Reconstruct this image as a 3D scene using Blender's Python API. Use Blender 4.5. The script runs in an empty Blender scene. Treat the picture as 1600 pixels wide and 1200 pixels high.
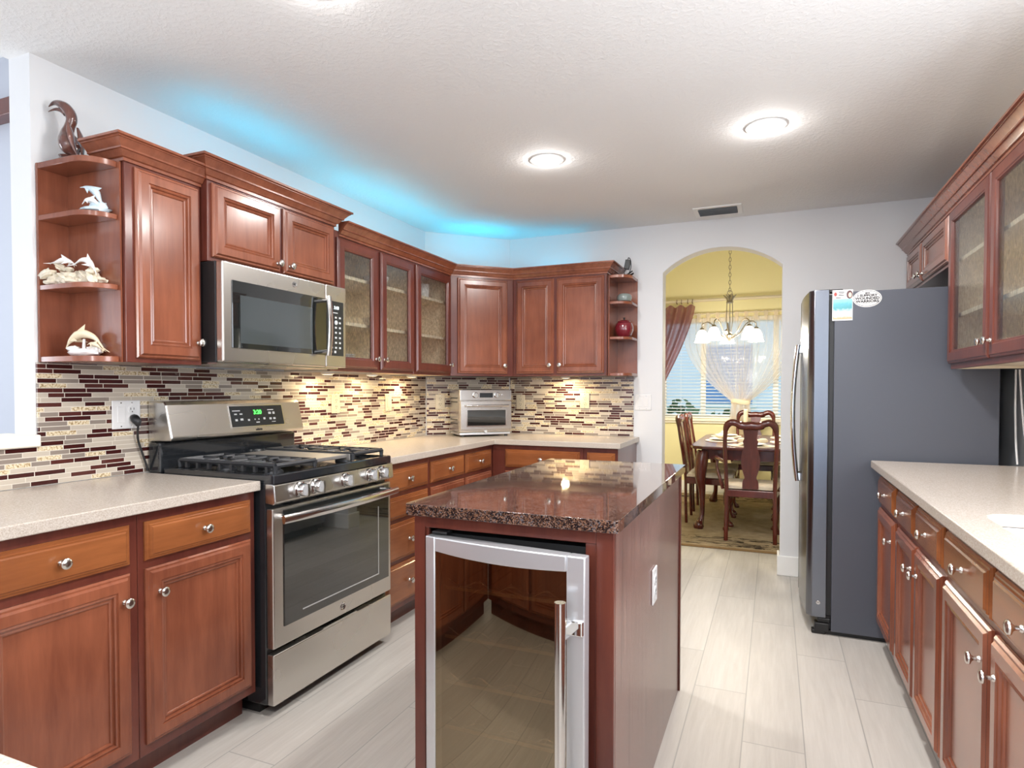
import bpy, bmesh, math, random
from mathutils import Vector, Matrix
R = math.radians
random.seed(7)
SC = bpy.context.scene
COL = SC.collection

# ------------------------------------------------------------------ camera, world, daylight, exposure
cam_data = bpy.data.cameras.new('camera')
cam_data.sensor_width = 36.0
cam_data.lens = 971.52 / 1600 * 36
cam_data.shift_y = 29.63 / 1600
cam_data.clip_start = 0.02
cam = bpy.data.objects.new('camera', cam_data)
cam.location = (2.4434, 0.0, 1.2633)
cam.rotation_euler = (R(90 - 1.256), R(-0.03), R(22.857))
COL.objects.link(cam)
SC.camera = cam

world = bpy.data.worlds.new('daylight_sky')
SC.world = world
world.use_nodes = True
wn = world.node_tree
bg = wn.nodes['Background']
bg.inputs[0].default_value = (0.62, 0.78, 1.0, 1)
bg.inputs[1].default_value = 1.7

def area_light(name, loc, rot, sx, sy, power, color, parent=None, spread=180):
    d = bpy.data.lights.new(name, 'AREA')
    d.shape = 'RECTANGLE'; d.size = sx; d.size_y = sy
    d.energy = power; d.color = color; d.spread = R(spread)
    o = bpy.data.objects.new(name, d)
    COL.objects.link(o)
    o.location = loc; o.rotation_euler = rot
    if parent:
        o.parent = parent
    return o

# daylight area lights: the sink window, plus added fills behind and left
area_light('daylight_fill_behind', (1.5, -2.40, 1.1), (R(104), 0, R(180)), 2.8, 1.9, 215, (0.97, 0.98, 1.0))  # unseen fill added behind the camera, tilted up to brighten the ceiling
area_light('daylight_sink_window', (3.50, 1.35, 1.55), (R(90), 0, R(90)), 1.1, 0.9, 26, (0.93, 0.96, 1.0))
area_light('living_room_fill', (-3.5, 0.2, 1.5), (R(105), 0, R(-90)), 2.1, 1.7, 80, (0.92, 0.95, 1.0))  # unseen fill added in the living room to light the right side

vs = SC.view_settings
vs.view_transform = 'Standard'
vs.look = 'None'
vs.gamma = 1.0
vs.use_curve_mapping = False
vs.exposure = 0.27
SC.cycles.max_bounces = 14
SC.cycles.diffuse_bounces = 12
SC.cycles.glossy_bounces = 5
SC.cycles.transmission_bounces = 6
SC.cycles.transparent_max_bounces = 12
SC.cycles.caustics_reflective = False
SC.cycles.caustics_refractive = False
SC.cycles.sample_clamp_indirect = 6.0

# ------------------------------------------------------------------ mesh builder
class MB:
    def __init__(self):
        self.v = []; self.f = []; self.M = Matrix.Identity(4)
    def add(self, vs_, fs):
        k = len(self.v)
        self.v += [self.M @ Vector(p) for p in vs_]
        self.f += [[i + k for i in f] for f in fs]
        return self
    def box(self, x0, x1, y0, y1, z0, z1):
        v = [(x, y, z) for z in (z0, z1) for y in (y0, y1) for x in (x0, x1)]
        return self.add(v, [(0, 2, 3, 1), (4, 5, 7, 6), (0, 1, 5, 4), (2, 6, 7, 3), (0, 4, 6, 2), (1, 3, 7, 5)])
    def loops(self, L, cap0=True, cap1=True, closed=False):
        n = len(L[0]); vv = [p for l in L for p in l]; f = []
        m = len(L)
        for i in range(m if closed else m - 1):
            a = i * n; b = ((i + 1) % m) * n
            for j in range(n):
                k = (j + 1) % n
                f.append((a + j, a + k, b + k, b + j))
        if not closed:
            if cap0: f.append(tuple(range(n - 1, -1, -1)))
            if cap1: f.append(tuple(range((m - 1) * n, m * n)))
        return self.add(vv, f)
    def tube(self, pts, r, n=10, flat=(1, 1), caps=True, closed=False, up=None):
        P = [Vector(p) for p in pts]; m = len(P)
        rr = r if isinstance(r, (list, tuple)) else [r] * m
        T = []
        for i in range(m):
            if closed: t = P[(i + 1) % m] - P[i - 1]
            else: t = P[min(i + 1, m - 1)] - P[max(i - 1, 0)]
            T.append(t.normalized() if t.length > 1e-9 else Vector((0, 0, 1)))
        u = Vector(up) if up else (Vector((0, 0, 1)) if abs(T[0].z) < .9 else Vector((1, 0, 0)))
        L = []
        for i in range(m):
            s = T[i].cross(u)
            if s.length < 1e-6: s = T[i].cross(Vector((0.3, 1, 0.2)))
            s.normalize(); w = s.cross(T[i]).normalized()
            if not up: u = w
            L.append([P[i] + s * (rr[i] * flat[0] * math.cos(2 * math.pi * j / n)) + w * (rr[i] * flat[1] * math.sin(2 * math.pi * j / n)) for j in range(n)])
        return self.loops(L, caps, caps, closed)
    def cyl(self, p0, p1, r0, r1=None, n=16):
        return self.tube([p0, p1], [r0, r0 if r1 is None else r1], n)
    def lathe(self, prof, c=(0, 0, 0), n=24, axis='z'):
        L = []
        for r, h in prof:
            l = []
            for j in range(n):
                a = 2 * math.pi * j / n
                p = (r * math.cos(a), r * math.sin(a), h)
                if axis == 'y': p = (p[0], -h, p[1])      # h grows towards -y (out of a cabinet front)
                elif axis == 'x': p = (h, p[0], p[1])
                l.append((p[0] + c[0], p[1] + c[1], p[2] + c[2]))
            L.append(l)
        return self.loops(L, prof[0][0] > 1e-6, prof[-1][0] > 1e-6)
    def prism(self, poly, a, b, plane='xy'):
        def q(p, h):
            return {'xy': (p[0], p[1], h), 'xz': (p[0], h, p[1]), 'yz': (h, p[0], p[1])}[plane]
        return self.loops([[q(p, a) for p in poly], [q(p, b) for p in poly]])
    def ell(self, c, rx, ry, rz, n=14, m=9, wob=0.0, seed=0):
        rnd = random.Random(seed); L = []
        for i in range(m + 1):
            t = math.pi * i / m; l = []
            for j in range(n):
                a = 2 * math.pi * j / n; k = 1 + (rnd.uniform(-wob, wob) if 0 < i < m else 0)
                s = max(math.sin(t), 0.02)
                l.append((c[0] + rx * k * s * math.cos(a), c[1] + ry * k * s * math.sin(a), c[2] - rz * k * math.cos(t)))
            L.append(l)
        return self.loops(L)
    def rings(self, x0, x1, z0, z1, prof, hole=False):
        """concentric rectangles in the xz plane: prof = [(inset, y)]; fills the last one unless hole"""
        L = [[(x0 + i, y, z0 + i), (x1 - i, y, z0 + i), (x1 - i, y, z1 - i), (x0 + i, y, z1 - i)] for i, y in prof]
        return self.loops(L, not hole, not hole, hole)
    def grid(self, fn, nu, nv):
        v = [fn(i / nu, j / nv) for j in range(nv + 1) for i in range(nu + 1)]
        f = [(j * (nu + 1) + i, j * (nu + 1) + i + 1, (j + 1) * (nu + 1) + i + 1, (j + 1) * (nu + 1) + i) for j in range(nv) for i in range(nu)]
        return self.add(v, f)
    def build(self, name, mat, parent=None, loc=None, rz=0.0, bev=0.0, seg=2, smooth=35, solid=0.0, **tags):
        """one mesh object; vertices are given in the parent's frame (or in the object's own frame when loc is set)"""
        me = bpy.data.meshes.new(name)
        me.from_pydata([tuple(p) for p in self.v], [], self.f)
        bm = bmesh.new(); bm.from_mesh(me)
        bmesh.ops.recalc_face_normals(bm, faces=bm.faces)
        bm.to_mesh(me); bm.free()
        me.materials.append(mat)
        o = bpy.data.objects.new(name, me); COL.objects.link(o)
        if parent: o.parent = parent
        if loc is not None: o.location = loc
        o.rotation_euler = (0, 0, rz)
        if smooth:
            me.shade_smooth(); me.set_sharp_from_angle(angle=R(smooth))
        if solid:
            md = o.modifiers.new('solid', 'SOLIDIFY'); md.thickness = solid; md.offset = 0
        if bev:
            md = o.modifiers.new('bevel', 'BEVEL'); md.width = bev; md.segments = seg; md.limit_method = 'ANGLE'; md.angle_limit = R(40)
            md.harden_normals = False
        for k, val in tags.items(): o[k] = val
        return o

def crom(pts, k=6):
    """Catmull-Rom through pts (tuples of any length)"""
    out = []; n = len(pts)
    for i in range(n - 1):
        p0, p1, p2, p3 = pts[max(i - 1, 0)], pts[i], pts[i + 1], pts[min(i + 2, n - 1)]
        for s in range(k):
            t = s / k
            out.append(tuple(0.5 * (2 * b + (c - a) * t + (2 * a - 5 * b + 4 * c - d) * t * t + (3 * b - a - 3 * c + d) * t ** 3) for a, b, c, d in zip(p0, p1, p2, p3)))
    out.append(tuple(pts[-1])); return out

def spine(mb, pts, n=12, flat=(1, 1), k=6, up=None):
    """tube through (x, y, z, r) control points"""
    c = crom(pts, k)
    return mb.tube([p[:3] for p in c], [max(p[3], .0004) for p in c], n, flat, up=up)

def thing(name, label, cat, loc=(0, 0, 0), rz=0.0, group=None):
    o = bpy.data.objects.new(name, None); COL.objects.link(o)
    o.empty_display_size = 0.1
    o.location = loc; o.rotation_euler = (0, 0, rz)
    o['label'] = label; o['category'] = cat
    if group: o['group'] = group
    return o
def tag(o, label, cat, group=None):
    o['label'] = label; o['category'] = cat
    if group: o['group'] = group
    return o
def copy_tree(o, parent=None):
    c = o.copy(); COL.objects.link(c); c.parent = parent
    for ch in list(o.children):
        copy_tree(ch, c)
    return c
def struct(o):
    o['kind'] = 'structure'; return o

def text_mesh(name, body, size, mat, parent, M, extrude=0.0004, align='CENTER', bold=0.0, wide=1.0):
    cu = bpy.data.curves.new(name, 'FONT')
    cu.body = body; cu.size = size; cu.align_x = align; cu.align_y = 'CENTER'; cu.extrude = extrude; cu.offset = bold
    cu.resolution_u = 3
    t = bpy.data.objects.new(name + '_curve', cu); COL.objects.link(t)
    dg = bpy.context.evaluated_depsgraph_get()
    me = bpy.data.meshes.new_from_object(t.evaluated_get(dg))
    bpy.data.objects.remove(t); bpy.data.curves.remove(cu)
    me.transform(M @ Matrix.Diagonal((wide, 1, 1, 1)))
    me.name = name; me.materials.clear(); me.materials.append(mat)
    o = bpy.data.objects.new(name, me); COL.objects.link(o)
    if parent: o.parent = parent
    return o
# frames that stand lettering up: text x -> first axis, text y -> second axis
def stand(origin, ax, ay):
    ax = Vector(ax).normalized(); ay = Vector(ay).normalized(); az = ax.cross(ay)
    M = Matrix((ax, ay, az)).transposed().to_4x4(); M.translation = Vector(origin); return M

# ------------------------------------------------------------------ materials
class N:
    def __init__(self, name):
        self.m = bpy.data.materials.new(name); self.m.use_nodes = True
        self.t = self.m.node_tree; self.b = self.t.nodes['Principled BSDF']; self.out = self.t.nodes['Material Output']
    def n(self, typ, **kw):
        x = self.t.nodes.new(typ)
        for k, v in kw.items():
            if k.startswith('i_'):
                key = k[2:]
                x.inputs[int(key) if key.isdigit() else key.replace('_', ' ')].default_value = v
            else: setattr(x, k, v)
        return x
    def l(self, a, b): self.t.links.new(a, b)
    def math(self, op, a, b=None, c=None):
        x = self.n('ShaderNodeMath', operation=op)
        for i, s in enumerate((a, b, c)):
            if s is None: continue
            if isinstance(s, (int, float)): x.inputs[i].default_value = s
            else: self.l(s, x.inputs[i])
        return x.outputs[0]
    def mix(self, f, a, b, blend='MIX'):
        x = self.n('ShaderNodeMix', data_type='RGBA', blend_type=blend)
        for s, i in ((f, 0), (a, 6), (b, 7)):
            if isinstance(s, (int, float)): x.inputs[i].default_value = s
            elif isinstance(s, tuple): x.inputs[i].default_value = (*s, 1) if len(s) == 3 else s
            else: self.l(s, x.inputs[i])
        return x.outputs[2]
    def coord(self, scale=(1, 1, 1), kind='Object', rnd=0.0):
        tc = self.n('ShaderNodeTexCoord'); mp = self.n('ShaderNodeMapping')
        self.l(tc.outputs[kind], mp.inputs[0]); mp.inputs['Scale'].default_value = scale
        if rnd:
            oi = self.n('ShaderNodeObjectInfo'); self.l(self.math('MULTIPLY', oi.outputs['Random'], rnd), mp.inputs['Location'])
        return mp.outputs[0]
    def noise(self, vec, scale, detail=3, rough=.55, dist=0.0):
        x = self.n('ShaderNodeTexNoise', i_Scale=scale, i_Detail=detail, i_Roughness=rough, i_Distortion=dist)
        self.l(vec, x.inputs['Vector']); return x.outputs[0]
    def ramp(self, fac, stops, interp='LINEAR'):
        x = self.n('ShaderNodeValToRGB'); cr = x.color_ramp; cr.interpolation = interp
        while len(cr.elements) < len(stops): cr.elements.new(0.5)
        for e, (p, c) in zip(cr.elements, stops):
            e.position = p; e.color = (*c, 1)
        self.l(fac, x.inputs[0]); return x.outputs[0]
    def bump(self, h, strength=.2, dist=.01):
        x = self.n('ShaderNodeBump', i_Strength=strength, i_Distance=dist); self.l(h, x.inputs['Height'])
        self.l(x.outputs[0], self.b.inputs['Normal']); return x.outputs[0]
    def set(self, **kw):
        for k, v in kw.items():
            i = self.b.inputs[k.replace('_', ' ')]
            if isinstance(v, tuple): i.default_value = (*v, 1)
            elif isinstance(v, (int, float)): i.default_value = v
            else: self.l(v, i)
        return self

def plain(name, col, rough=.5, metal=0.0, spec=.5, coat=0.0, var=0.0, scale=8):
    s = N(name)
    if var:
        nz = s.noise(s.coord(), scale, 3)
        c = s.mix(nz, tuple(x * (1 - var) for x in col), tuple(min(1, x * (1 + var)) for x in col))
    else: c = col
    s.set(Base_Color=c, Roughness=rough, Metallic=metal, Specular_IOR_Level=spec, Coat_Weight=coat)
    return s.m
def emit(name, col, strength):
    s = N(name); s.set(Base_Color=col, Emission_Color=col, Emission_Strength=strength, Roughness=.4); return s.m

def wood(name, dark, light, rough=.28, grain=(14, 14, 1.6), coat=.35, streak=.0):
    s = N(name)
    v = s.coord(grain, rnd=9.0)
    a = s.noise(v, 2.2, 5, .6, .35); b = s.noise(v, 9, 3, .6)
    big = s.noise(s.coord((1, 1, 1), rnd=5.0), 3.0, 2)
    f = s.math('ADD', s.math('MULTIPLY', a, .36), s.math('ADD', s.math('MULTIPLY', b, .10), s.math('MULTIPLY', big, .56)))
    c = s.ramp(f, [(.36, dark), (.70, light)])
    if streak:
        st = s.noise(s.coord((22, 22, .8), rnd=4.0), 2.5, 4, .65)
        c = s.mix(s.ramp(st, [(.50, (0, 0, 0)), (.66, (1, 1, 1))]), c, tuple(x * (1 - streak) for x in dark))
    s.set(Base_Color=c, Roughness=rough, Coat_Weight=coat, Coat_Roughness=.16, Specular_IOR_Level=.45)
    s.bump(b, .03, .004)
    return s.m

M = {}
M['cherry'] = wood('cherry_wood', (0.155, 0.044, 0.023), (0.310, 0.100, 0.050), rough=.24, coat=.45)
M['cherry_drawer'] = wood('cherry_crosscut_warm_lit', (0.180, 0.054, 0.018), (0.330, 0.112, 0.036), rough=.24, coat=.55, grain=(1.6, 14, 14))  # cherry with sideways grain; its oranger tone paints in light and reflections
M['cherry_frame'] = wood('cherry_wood_frame', (0.078, 0.017, 0.013), (0.170, 0.044, 0.026))
M['cherry_island'] = wood('cherry_veneer_floor_sheen', (0.165, 0.070, 0.056), (0.275, 0.135, 0.108), rough=.26, streak=.40)  # streaks are grain; the greyed tone paints in the floor's reflection
M['maple'] = plain('maple_interior', (0.84, 0.74, 0.57), .5, var=.06)
M['mahogany'] = wood('mahogany', (0.045, 0.007, 0.005), (0.130, 0.020, 0.013), rough=.22, coat=.35)
M['bird_wood'] = wood('ironwood', (0.055, 0.018, 0.014), (0.19, 0.075, 0.055), rough=.15, coat=.8)

M['wall'] = plain('white_wall_paint', (0.72, 0.725, 0.735), .75, spec=.25)
M['wall_cream'] = plain('cream_wall_paint', (0.84, 0.80, 0.71), .75, spec=.25)
M['wall_yellow'] = plain('yellow_wall_paint', (0.80, 0.75, 0.46), .8, spec=.2)
M['wall_grey'] = plain('pale_grey_wall_paint', (0.50, 0.52, 0.57), .8, spec=.2)
M['trim'] = plain('white_trim_paint', (0.86, 0.86, 0.84), .4)
s = N('textured_ceiling_paint')
h = s.noise(s.coord(), 55, 4, .6)
s.bump(s.ramp(h, [(.45, (0, 0, 0)), (.62, (1, 1, 1))]), .20, .006)
s.set(Base_Color=(0.82, 0.82, 0.815), Roughness=.85, Specular_IOR_Level=.2); M['ceiling'] = s.m

# plank-look porcelain floor
s = N('wood_look_plank_tile')
tc = s.n('ShaderNodeTexCoord'); sp = s.n('ShaderNodeSeparateXYZ'); s.l(tc.outputs['Object'], sp.inputs[0])
PW, PX, PLN = .2057, 2.142, 1.255
uc = s.math('DIVIDE', s.math('SUBTRACT', sp.outputs[0], PX), PW)
idx = s.math('FLOOR', uc); fx = s.math('FRACT', uc)
off = s.math('SUBTRACT', .22, s.math('MULTIPLY', idx, .375))
vc = s.math('DIVIDE', s.math('SUBTRACT', sp.outputs[1], off), PLN)
idy = s.math('FLOOR', vc); fy = s.math('FRACT', vc)
ex = s.math('MULTIPLY', s.math('MINIMUM', fx, s.math('SUBTRACT', 1, fx)), PW)
ey = s.math('MULTIPLY', s.math('MINIMUM', fy, s.math('SUBTRACT', 1, fy)), PLN)
edge = s.math('MINIMUM', ex, ey)
gr = s.math('LESS_THAN', edge, .0021)
cmb = s.n('ShaderNodeCombineXYZ'); s.l(idx, cmb.inputs[0]); s.l(idy, cmb.inputs[1])
wnz = s.n('ShaderNodeTexWhiteNoise', noise_dimensions='2D'); s.l(cmb.outputs[0], wnz.inputs[0])
gv = s.n('ShaderNodeVectorMath', operation='MULTIPLY_ADD'); s.l(tc.outputs['Object'], gv.inputs[0])
gv.inputs[1].default_value = (26, 1.6, 1); s.l(wnz.outputs[1], gv.inputs[2])
g1 = s.noise(gv.outputs[0], 2.0, 5, .62, .4)
g2 = s.noise(s.coord((9, 9, 9)), 6, 3)
tone = s.math('ADD', s.math('MULTIPLY', g1, .75), s.math('MULTIPLY', wnz.outputs[0], .25))
c = s.ramp(tone, [(.28, (.440, .412, .380)), (.72, (.550, .525, .490))])
c = s.mix(gr, c, (.33, .32, .30))
s.set(Base_Color=c, Roughness=s.math('ADD', .34, s.math('MULTIPLY', g2, .14)), Specular_IOR_Level=.4)
s.bump(s.math('SUBTRACT', s.math('MULTIPLY', g1, .4), gr), .12, .002); M['floor'] = s.m

# linear mosaic backsplash: rows of random-length strips
s = N('linear_mosaic_tile')
tc = s.n('ShaderNodeTexCoord'); sp = s.n('ShaderNodeSeparateXYZ'); s.l(tc.outputs['Object'], sp.inputs[0])
RH = .0176
rv = s.math('DIVIDE', sp.outputs[2], RH); ri = s.math('FLOOR', rv); rf = s.math('FRACT', rv)
wr = s.n('ShaderNodeTexWhiteNoise', noise_dimensions='1D'); s.l(ri, wr.inputs['W'])
KS = 11.5
w1 = s.math('ADD', s.math('MULTIPLY', sp.outputs[0], KS), s.math('MULTIPLY', wr.outputs[0], 173.0))
vo = s.n('ShaderNodeTexVoronoi', voronoi_dimensions='1D', i_Scale=1.0, i_Randomness=.95); s.l(w1, vo.inputs['W'])
ve = s.n('ShaderNodeTexVoronoi', voronoi_dimensions='1D', feature='DISTANCE_TO_EDGE', i_Scale=1.0, i_Randomness=.95); s.l(w1, ve.inputs['W'])
sc_ = s.n('ShaderNodeSeparateColor'); s.l(vo.outputs['Color'], sc_.inputs[0])
pal = s.ramp(sc_.outputs[0], [(0, (.050, .010, .009)), (.20, (.085, .022, .018)), (.27, (.27, .225, .19)), (.51, (.53, .465, .385)), (.77, (.70, .60, .44))], 'CONSTANT')
stone = s.ramp(s.noise(s.coord((1, 1, 1)), 130, 4, .7), [(.40, (.30, .20, .09)), (.50, (.70, .58, .38)), (.62, (.80, .72, .56))])
pal = s.mix(s.math('GREATER_THAN', sc_.outputs[0], .77), pal, stone)
isg = s.math('MAXIMUM', s.math('LESS_THAN', ve.outputs['Distance'], .0014 * KS), s.math('LESS_THAN', s.math('MINIMUM', rf, s.math('SUBTRACT', 1, rf)), .075))
col = s.mix(isg, pal, (.66, .61, .53))
s.set(Base_Color=col, Roughness=s.math('ADD', .12, s.math('MULTIPLY', isg, .6)), Specular_IOR_Level=.55)
s.bump(s.math('SUBTRACT', 1, isg), .25, .002); M['tile'] = s.m

s = N('beige_quartz')
a = s.noise(s.coord(), 260, 3, .7); b = s.noise(s.coord((1, 3, 1)), 5, 4, .6, .5)
c = s.mix(s.ramp(a, [(.36, (0, 0, 0)), (.66, (1, 1, 1))]), (.40, .335, .28), (.60, .548, .490))
c = s.mix(s.math('MULTIPLY', b, .22), c, (.52, .45, .39))
s.set(Base_Color=c, Roughness=.22, Specular_IOR_Level=.45); M['quartz'] = s.m

s = N('tan_brown_granite')
v1 = s.n('ShaderNodeTexVoronoi', i_Scale=360.0, i_Randomness=1.0); s.l(s.coord((1, 1.15, 1)), v1.inputs[0])
sc2 = s.n('ShaderNodeSeparateColor'); s.l(v1.outputs['Color'], sc2.inputs[0])
nn = s.noise(s.coord(), 38, 4, .65)
f = s.math('ADD', s.math('MULTIPLY', sc2.outputs[0], .5), s.math('MULTIPLY', nn, .5))
c = s.ramp(f, [(.26, (.006, .007, .010)), (.44, (.022, .018, .018)), (.55, (.105, .050, .030)), (.66, (.24, .125, .080)), (.76, (.12, .115, .125)), (.86, (.075, .10, .14))])
s.set(Base_Color=c, Roughness=.045, Specular_IOR_Level=.75, Coat_Weight=.6, Coat_Roughness=.03); M['granite'] = s.m

def steel(name, col, rough):
    s = N(name); a = s.noise(s.coord((1.5, 1.5, 1.5)), 2, 2)
    s.set(Base_Color=col, Metallic=1.0, Roughness=s.math('ADD', rough - .02, s.math('MULTIPLY', a, .04)))
    return s.m
M['steel'] = steel('brushed_steel', (.66, .635, .60), .27)
M['steel_bright'] = steel('polished_steel', (.74, .73, .72), .14)
M['fridge_steel'] = steel('grey_stainless_steel', (.21, .225, .26), .24)
M['steel_silver'] = plain('silver_painted_metal', (.70, .715, .745), .32, .7)
M['nickel'] = plain('satin_nickel', (.72, .70, .66), .2, 1.0)
M['aged_nickel'] = plain('aged_nickel', (.33, .29, .23), .3, .9)
M['rack_trim'] = plain('golden_rack_trim', (.85, .66, .38), .35)
M['chrome'] = plain('chrome', (.80, .80, .80), .07, 1.0)
M['slate'] = plain('dark_slate_enamel', (.088, .095, .118), .42, 0, .4)
M['black'] = plain('black_plastic', (.012, .012, .013), .4)
M['iron'] = plain('cast_iron', (.045, .047, .052), .36, .35)
M['griddle'] = plain('grey_griddle', (.24, .225, .21), .45, .3)
M['enamel'] = plain('black_enamel', (.016, .018, .021), .12, 0, .6, coat=.5)
s = N('black_oven_glass'); s.set(Base_Color=(.012, .014, .014), Roughness=.03, Specular_IOR_Level=1.0, Coat_Weight=.6, Coat_Roughness=.02, Coat_IOR=1.6); M['oven_glass'] = s.m
M['panel_grey'] = plain('dark_grey_panel', (.022, .025, .029), .2)
M['white_plastic'] = plain('white_plastic', (.74, .74, .74), .35)
M['cream_plastic'] = plain('ivory_plastic', (.64, .57, .44), .4)
M['slot'] = plain('outlet_slot', (.02, .02, .02), .6)
M['porcelain'] = plain('white_porcelain', (.84, .84, .85), .12, coat=.4)
M['mark'] = plain('pale_printed_mark', (.62, .64, .66), .5)
M['green_digit'] = emit('green_clock_digits', (.06, 1.0, .08), 5.0)
M['white_digit'] = emit('white_clock_digits', (.85, .95, 1.0), 2.0)
M['ink'] = plain('black_ink', (.015, .015, .018), .6)
M['lamp'] = emit('lamp_lens', (1.0, .97, .92), 14.0)
M['bulb'] = emit('lit_bulb', (1.0, .92, .78), 10.0)
M['strip_warm'] = emit('warm_light_strip', (1.0, .82, .50), 2.5)
M['strip_cyan'] = emit('cyan_light_strip', (.02, .60, 1.0), 6.0)

# rain glass: rippled pane, part see-through, part rough reflection
def rain_glass(name, tint, clear):
    s = N(name); t = s.t
    v = s.coord((1, 1, .38)); h = s.noise(v, 130, 2, .5, .6)
    bp = s.n('ShaderNodeBump', i_Strength=.5, i_Distance=.003); s.l(h, bp.inputs['Height'])
    tr = s.n('ShaderNodeBsdfTransparent'); s.l(s.mix(s.ramp(h, [(.38, (0, 0, 0)), (.62, (1, 1, 1))]), tuple(x * .80 for x in tint), (1, 1, .985)), tr.inputs[0])
    rf_ = s.n('ShaderNodeBsdfRefraction', i_Roughness=.12, i_IOR=1.12); rf_.inputs[0].default_value = (*tint, 1); s.l(bp.outputs[0], rf_.inputs['Normal'])
    gl = s.n('ShaderNodeBsdfGlossy', i_Roughness=.16); gl.inputs[0].default_value = (.9, .92, .92, 1); s.l(bp.outputs[0], gl.inputs['Normal'])
    m1 = s.n('ShaderNodeMixShader', i_0=clear); s.l(rf_.outputs[0], m1.inputs[1]); s.l(tr.outputs[0], m1.inputs[2])
    fr = s.n('ShaderNodeFresnel', i_IOR=1.45); geo = s.n('ShaderNodeNewGeometry')
    m2 = s.n('ShaderNodeMixShader'); s.l(s.math('MULTIPLY', s.math('ADD', .12, fr.outputs[0]), s.math('SUBTRACT', 1, geo.outputs['Backfacing'])), m2.inputs[0]); s.l(m1.outputs[0], m2.inputs[1]); s.l(gl.outputs[0], m2.inputs[2])
    s.l(m2.outputs[0], s.out.inputs[0]); return s.m
M['rain_glass'] = rain_glass('rain_glass', (.93, .94, .92), .92)
def pane_glass(name, tint, refl, rough=.0, gcol=(1, 1, 1)):
    s = N(name)
    tr = s.n('ShaderNodeBsdfTransparent'); tr.inputs[0].default_value = (*tint, 1)
    gl = s.n('ShaderNodeBsdfGlossy', i_Roughness=rough); gl.inputs[0].default_value = (*gcol, 1)
    fr = s.n('ShaderNodeFresnel', i_IOR=1.5); geo = s.n('ShaderNodeNewGeometry')
    m2 = s.n('ShaderNodeMixShader'); s.l(s.math('MULTIPLY', s.math('ADD', refl, fr.outputs[0]), s.math('SUBTRACT', 1, geo.outputs['Backfacing'])), m2.inputs[0]); s.l(tr.outputs[0], m2.inputs[1]); s.l(gl.outputs[0], m2.inputs[2])
    s.l(m2.outputs[0], s.out.inputs[0]); return s.m
M['clear_glass'] = pane_glass('clear_window_glass', (.93, .96, .97), -.03)
M['smoked_glass'] = pane_glass('smoked_cooler_glass', (.40, .33, .26), .24, .02, (.95, .78, .54))

def sheer(name, col, opac):
    s = N(name)
    tr = s.n('ShaderNodeBsdfTransparent')
    df = s.n('ShaderNodeBsdfDiffuse'); df.inputs[0].default_value = (*col, 1)
    tl = s.n('ShaderNodeBsdfTranslucent'); tl.inputs[0].default_value = (*col, 1)
    a = s.n('ShaderNodeMixShader', i_0=.5); s.l(df.outputs[0], a.inputs[1]); s.l(tl.outputs[0], a.inputs[2])
    b = s.n('ShaderNodeMixShader'); lw = s.n('ShaderNodeLayerWeight', i_Blend=.35); s.l(s.math('MINIMUM', .97, s.math('ADD', opac, s.math('MULTIPLY', lw.outputs['Facing'], .6))), b.inputs[0]); s.l(tr.outputs[0], b.inputs[1]); s.l(a.outputs[0], b.inputs[2])
    s.l(b.outputs[0], s.out.inputs[0]); return s.m
M['sheer_white'] = sheer('sheer_white_voile', (.93, .86, .77), .36)
M['sheer_plum'] = sheer('sheer_plum_voile', (.36, .17, .18), .75)

# ------------------------------------------------------------------ room shell
ZC = 2.456
def shell(name, mat, *boxes, bev=0):
    mb = MB()
    for b_ in boxes: mb.box(*b_)
    return struct(mb.build(name, mat, smooth=0, bev=bev))
shell('floor', M['floor'], (-3.7, 4.3, -2.6, 8.12, -.1, 0))
shell('ceiling_living_room', M['ceiling'], (-3.7, -.12, -2.6, 2.6, 3.4, 3.5))
shell('ceiling', M['ceiling'], (-.12, 3.65, -2.6, 4.66, ZC, ZC + .1))
shell('wall_left', M['wall'], (-.12, 0, 1.39, 4.59, 0, ZC), (-.12, 0, -.9, 1.39, 0, 1.055), (-.12, 0, -2.6, 2.6, ZC + .1, 3.4))
struct(MB().prism([(.0005, 4.10), (.49, 4.5895), (.0005, 4.5895)], 0, ZC).build('wall_corner', M['wall'], smooth=0))
arc = []
x0, x1, zs, zt = 1.695, 2.487, 2.108, 2.258
cx_, hw, sg = (x0 + x1) / 2, (x1 - x0) / 2, zt - zs
rad = (hw * hw + sg * sg) / (2 * sg); a0 = math.asin(hw / rad)
for i in range(25):
    a = -a0 + 2 * a0 * i / 24
    arc.append((cx_ + rad * math.sin(a), zt - rad + rad * math.cos(a)))
poly = [(-.12, 0), (x0, 0)] + arc + [(x1, 0), (3.65, 0), (3.65, 3.3), (-.12, 3.3)]
struct(MB().prism(poly, 4.59, 4.72, 'xz').build('wall_back', M['wall'], smooth=0, bev=.006))
shell('wall_right', M['wall'], (3.53, 3.65, -2.6, .8, 0, ZC), (3.53, 3.65, 1.9, 4.59, 0, ZC), (3.53, 3.65, .8, 1.9, 0, 1.10), (3.53, 3.65, .8, 1.9, 2.0, ZC))
shell('wall_front', M['wall'], (-3.7, .05, -2.6, -2.48, 0, ZC), (-3.7, -.12, -2.6, -2.48, ZC, 3.4), (2.95, 3.53, -2.6, -2.48, 0, ZC), (.05, 2.95, -2.6, -2.48, 2.2, ZC))
shell('wall_living_room', M['wall_grey'], (-3.7, -.12, 2.46, 2.58, 0, 3.4), (-3.7, -3.58, -2.48, -.9, 0, 3.4), (-3.7, -3.58, 1.3, 2.46, 0, 3.4), (-3.7, -3.58, -.9, 1.3, 2.4, 3.4), (-3.7, -3.58, -.9, 1.3, 0, .6))
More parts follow.
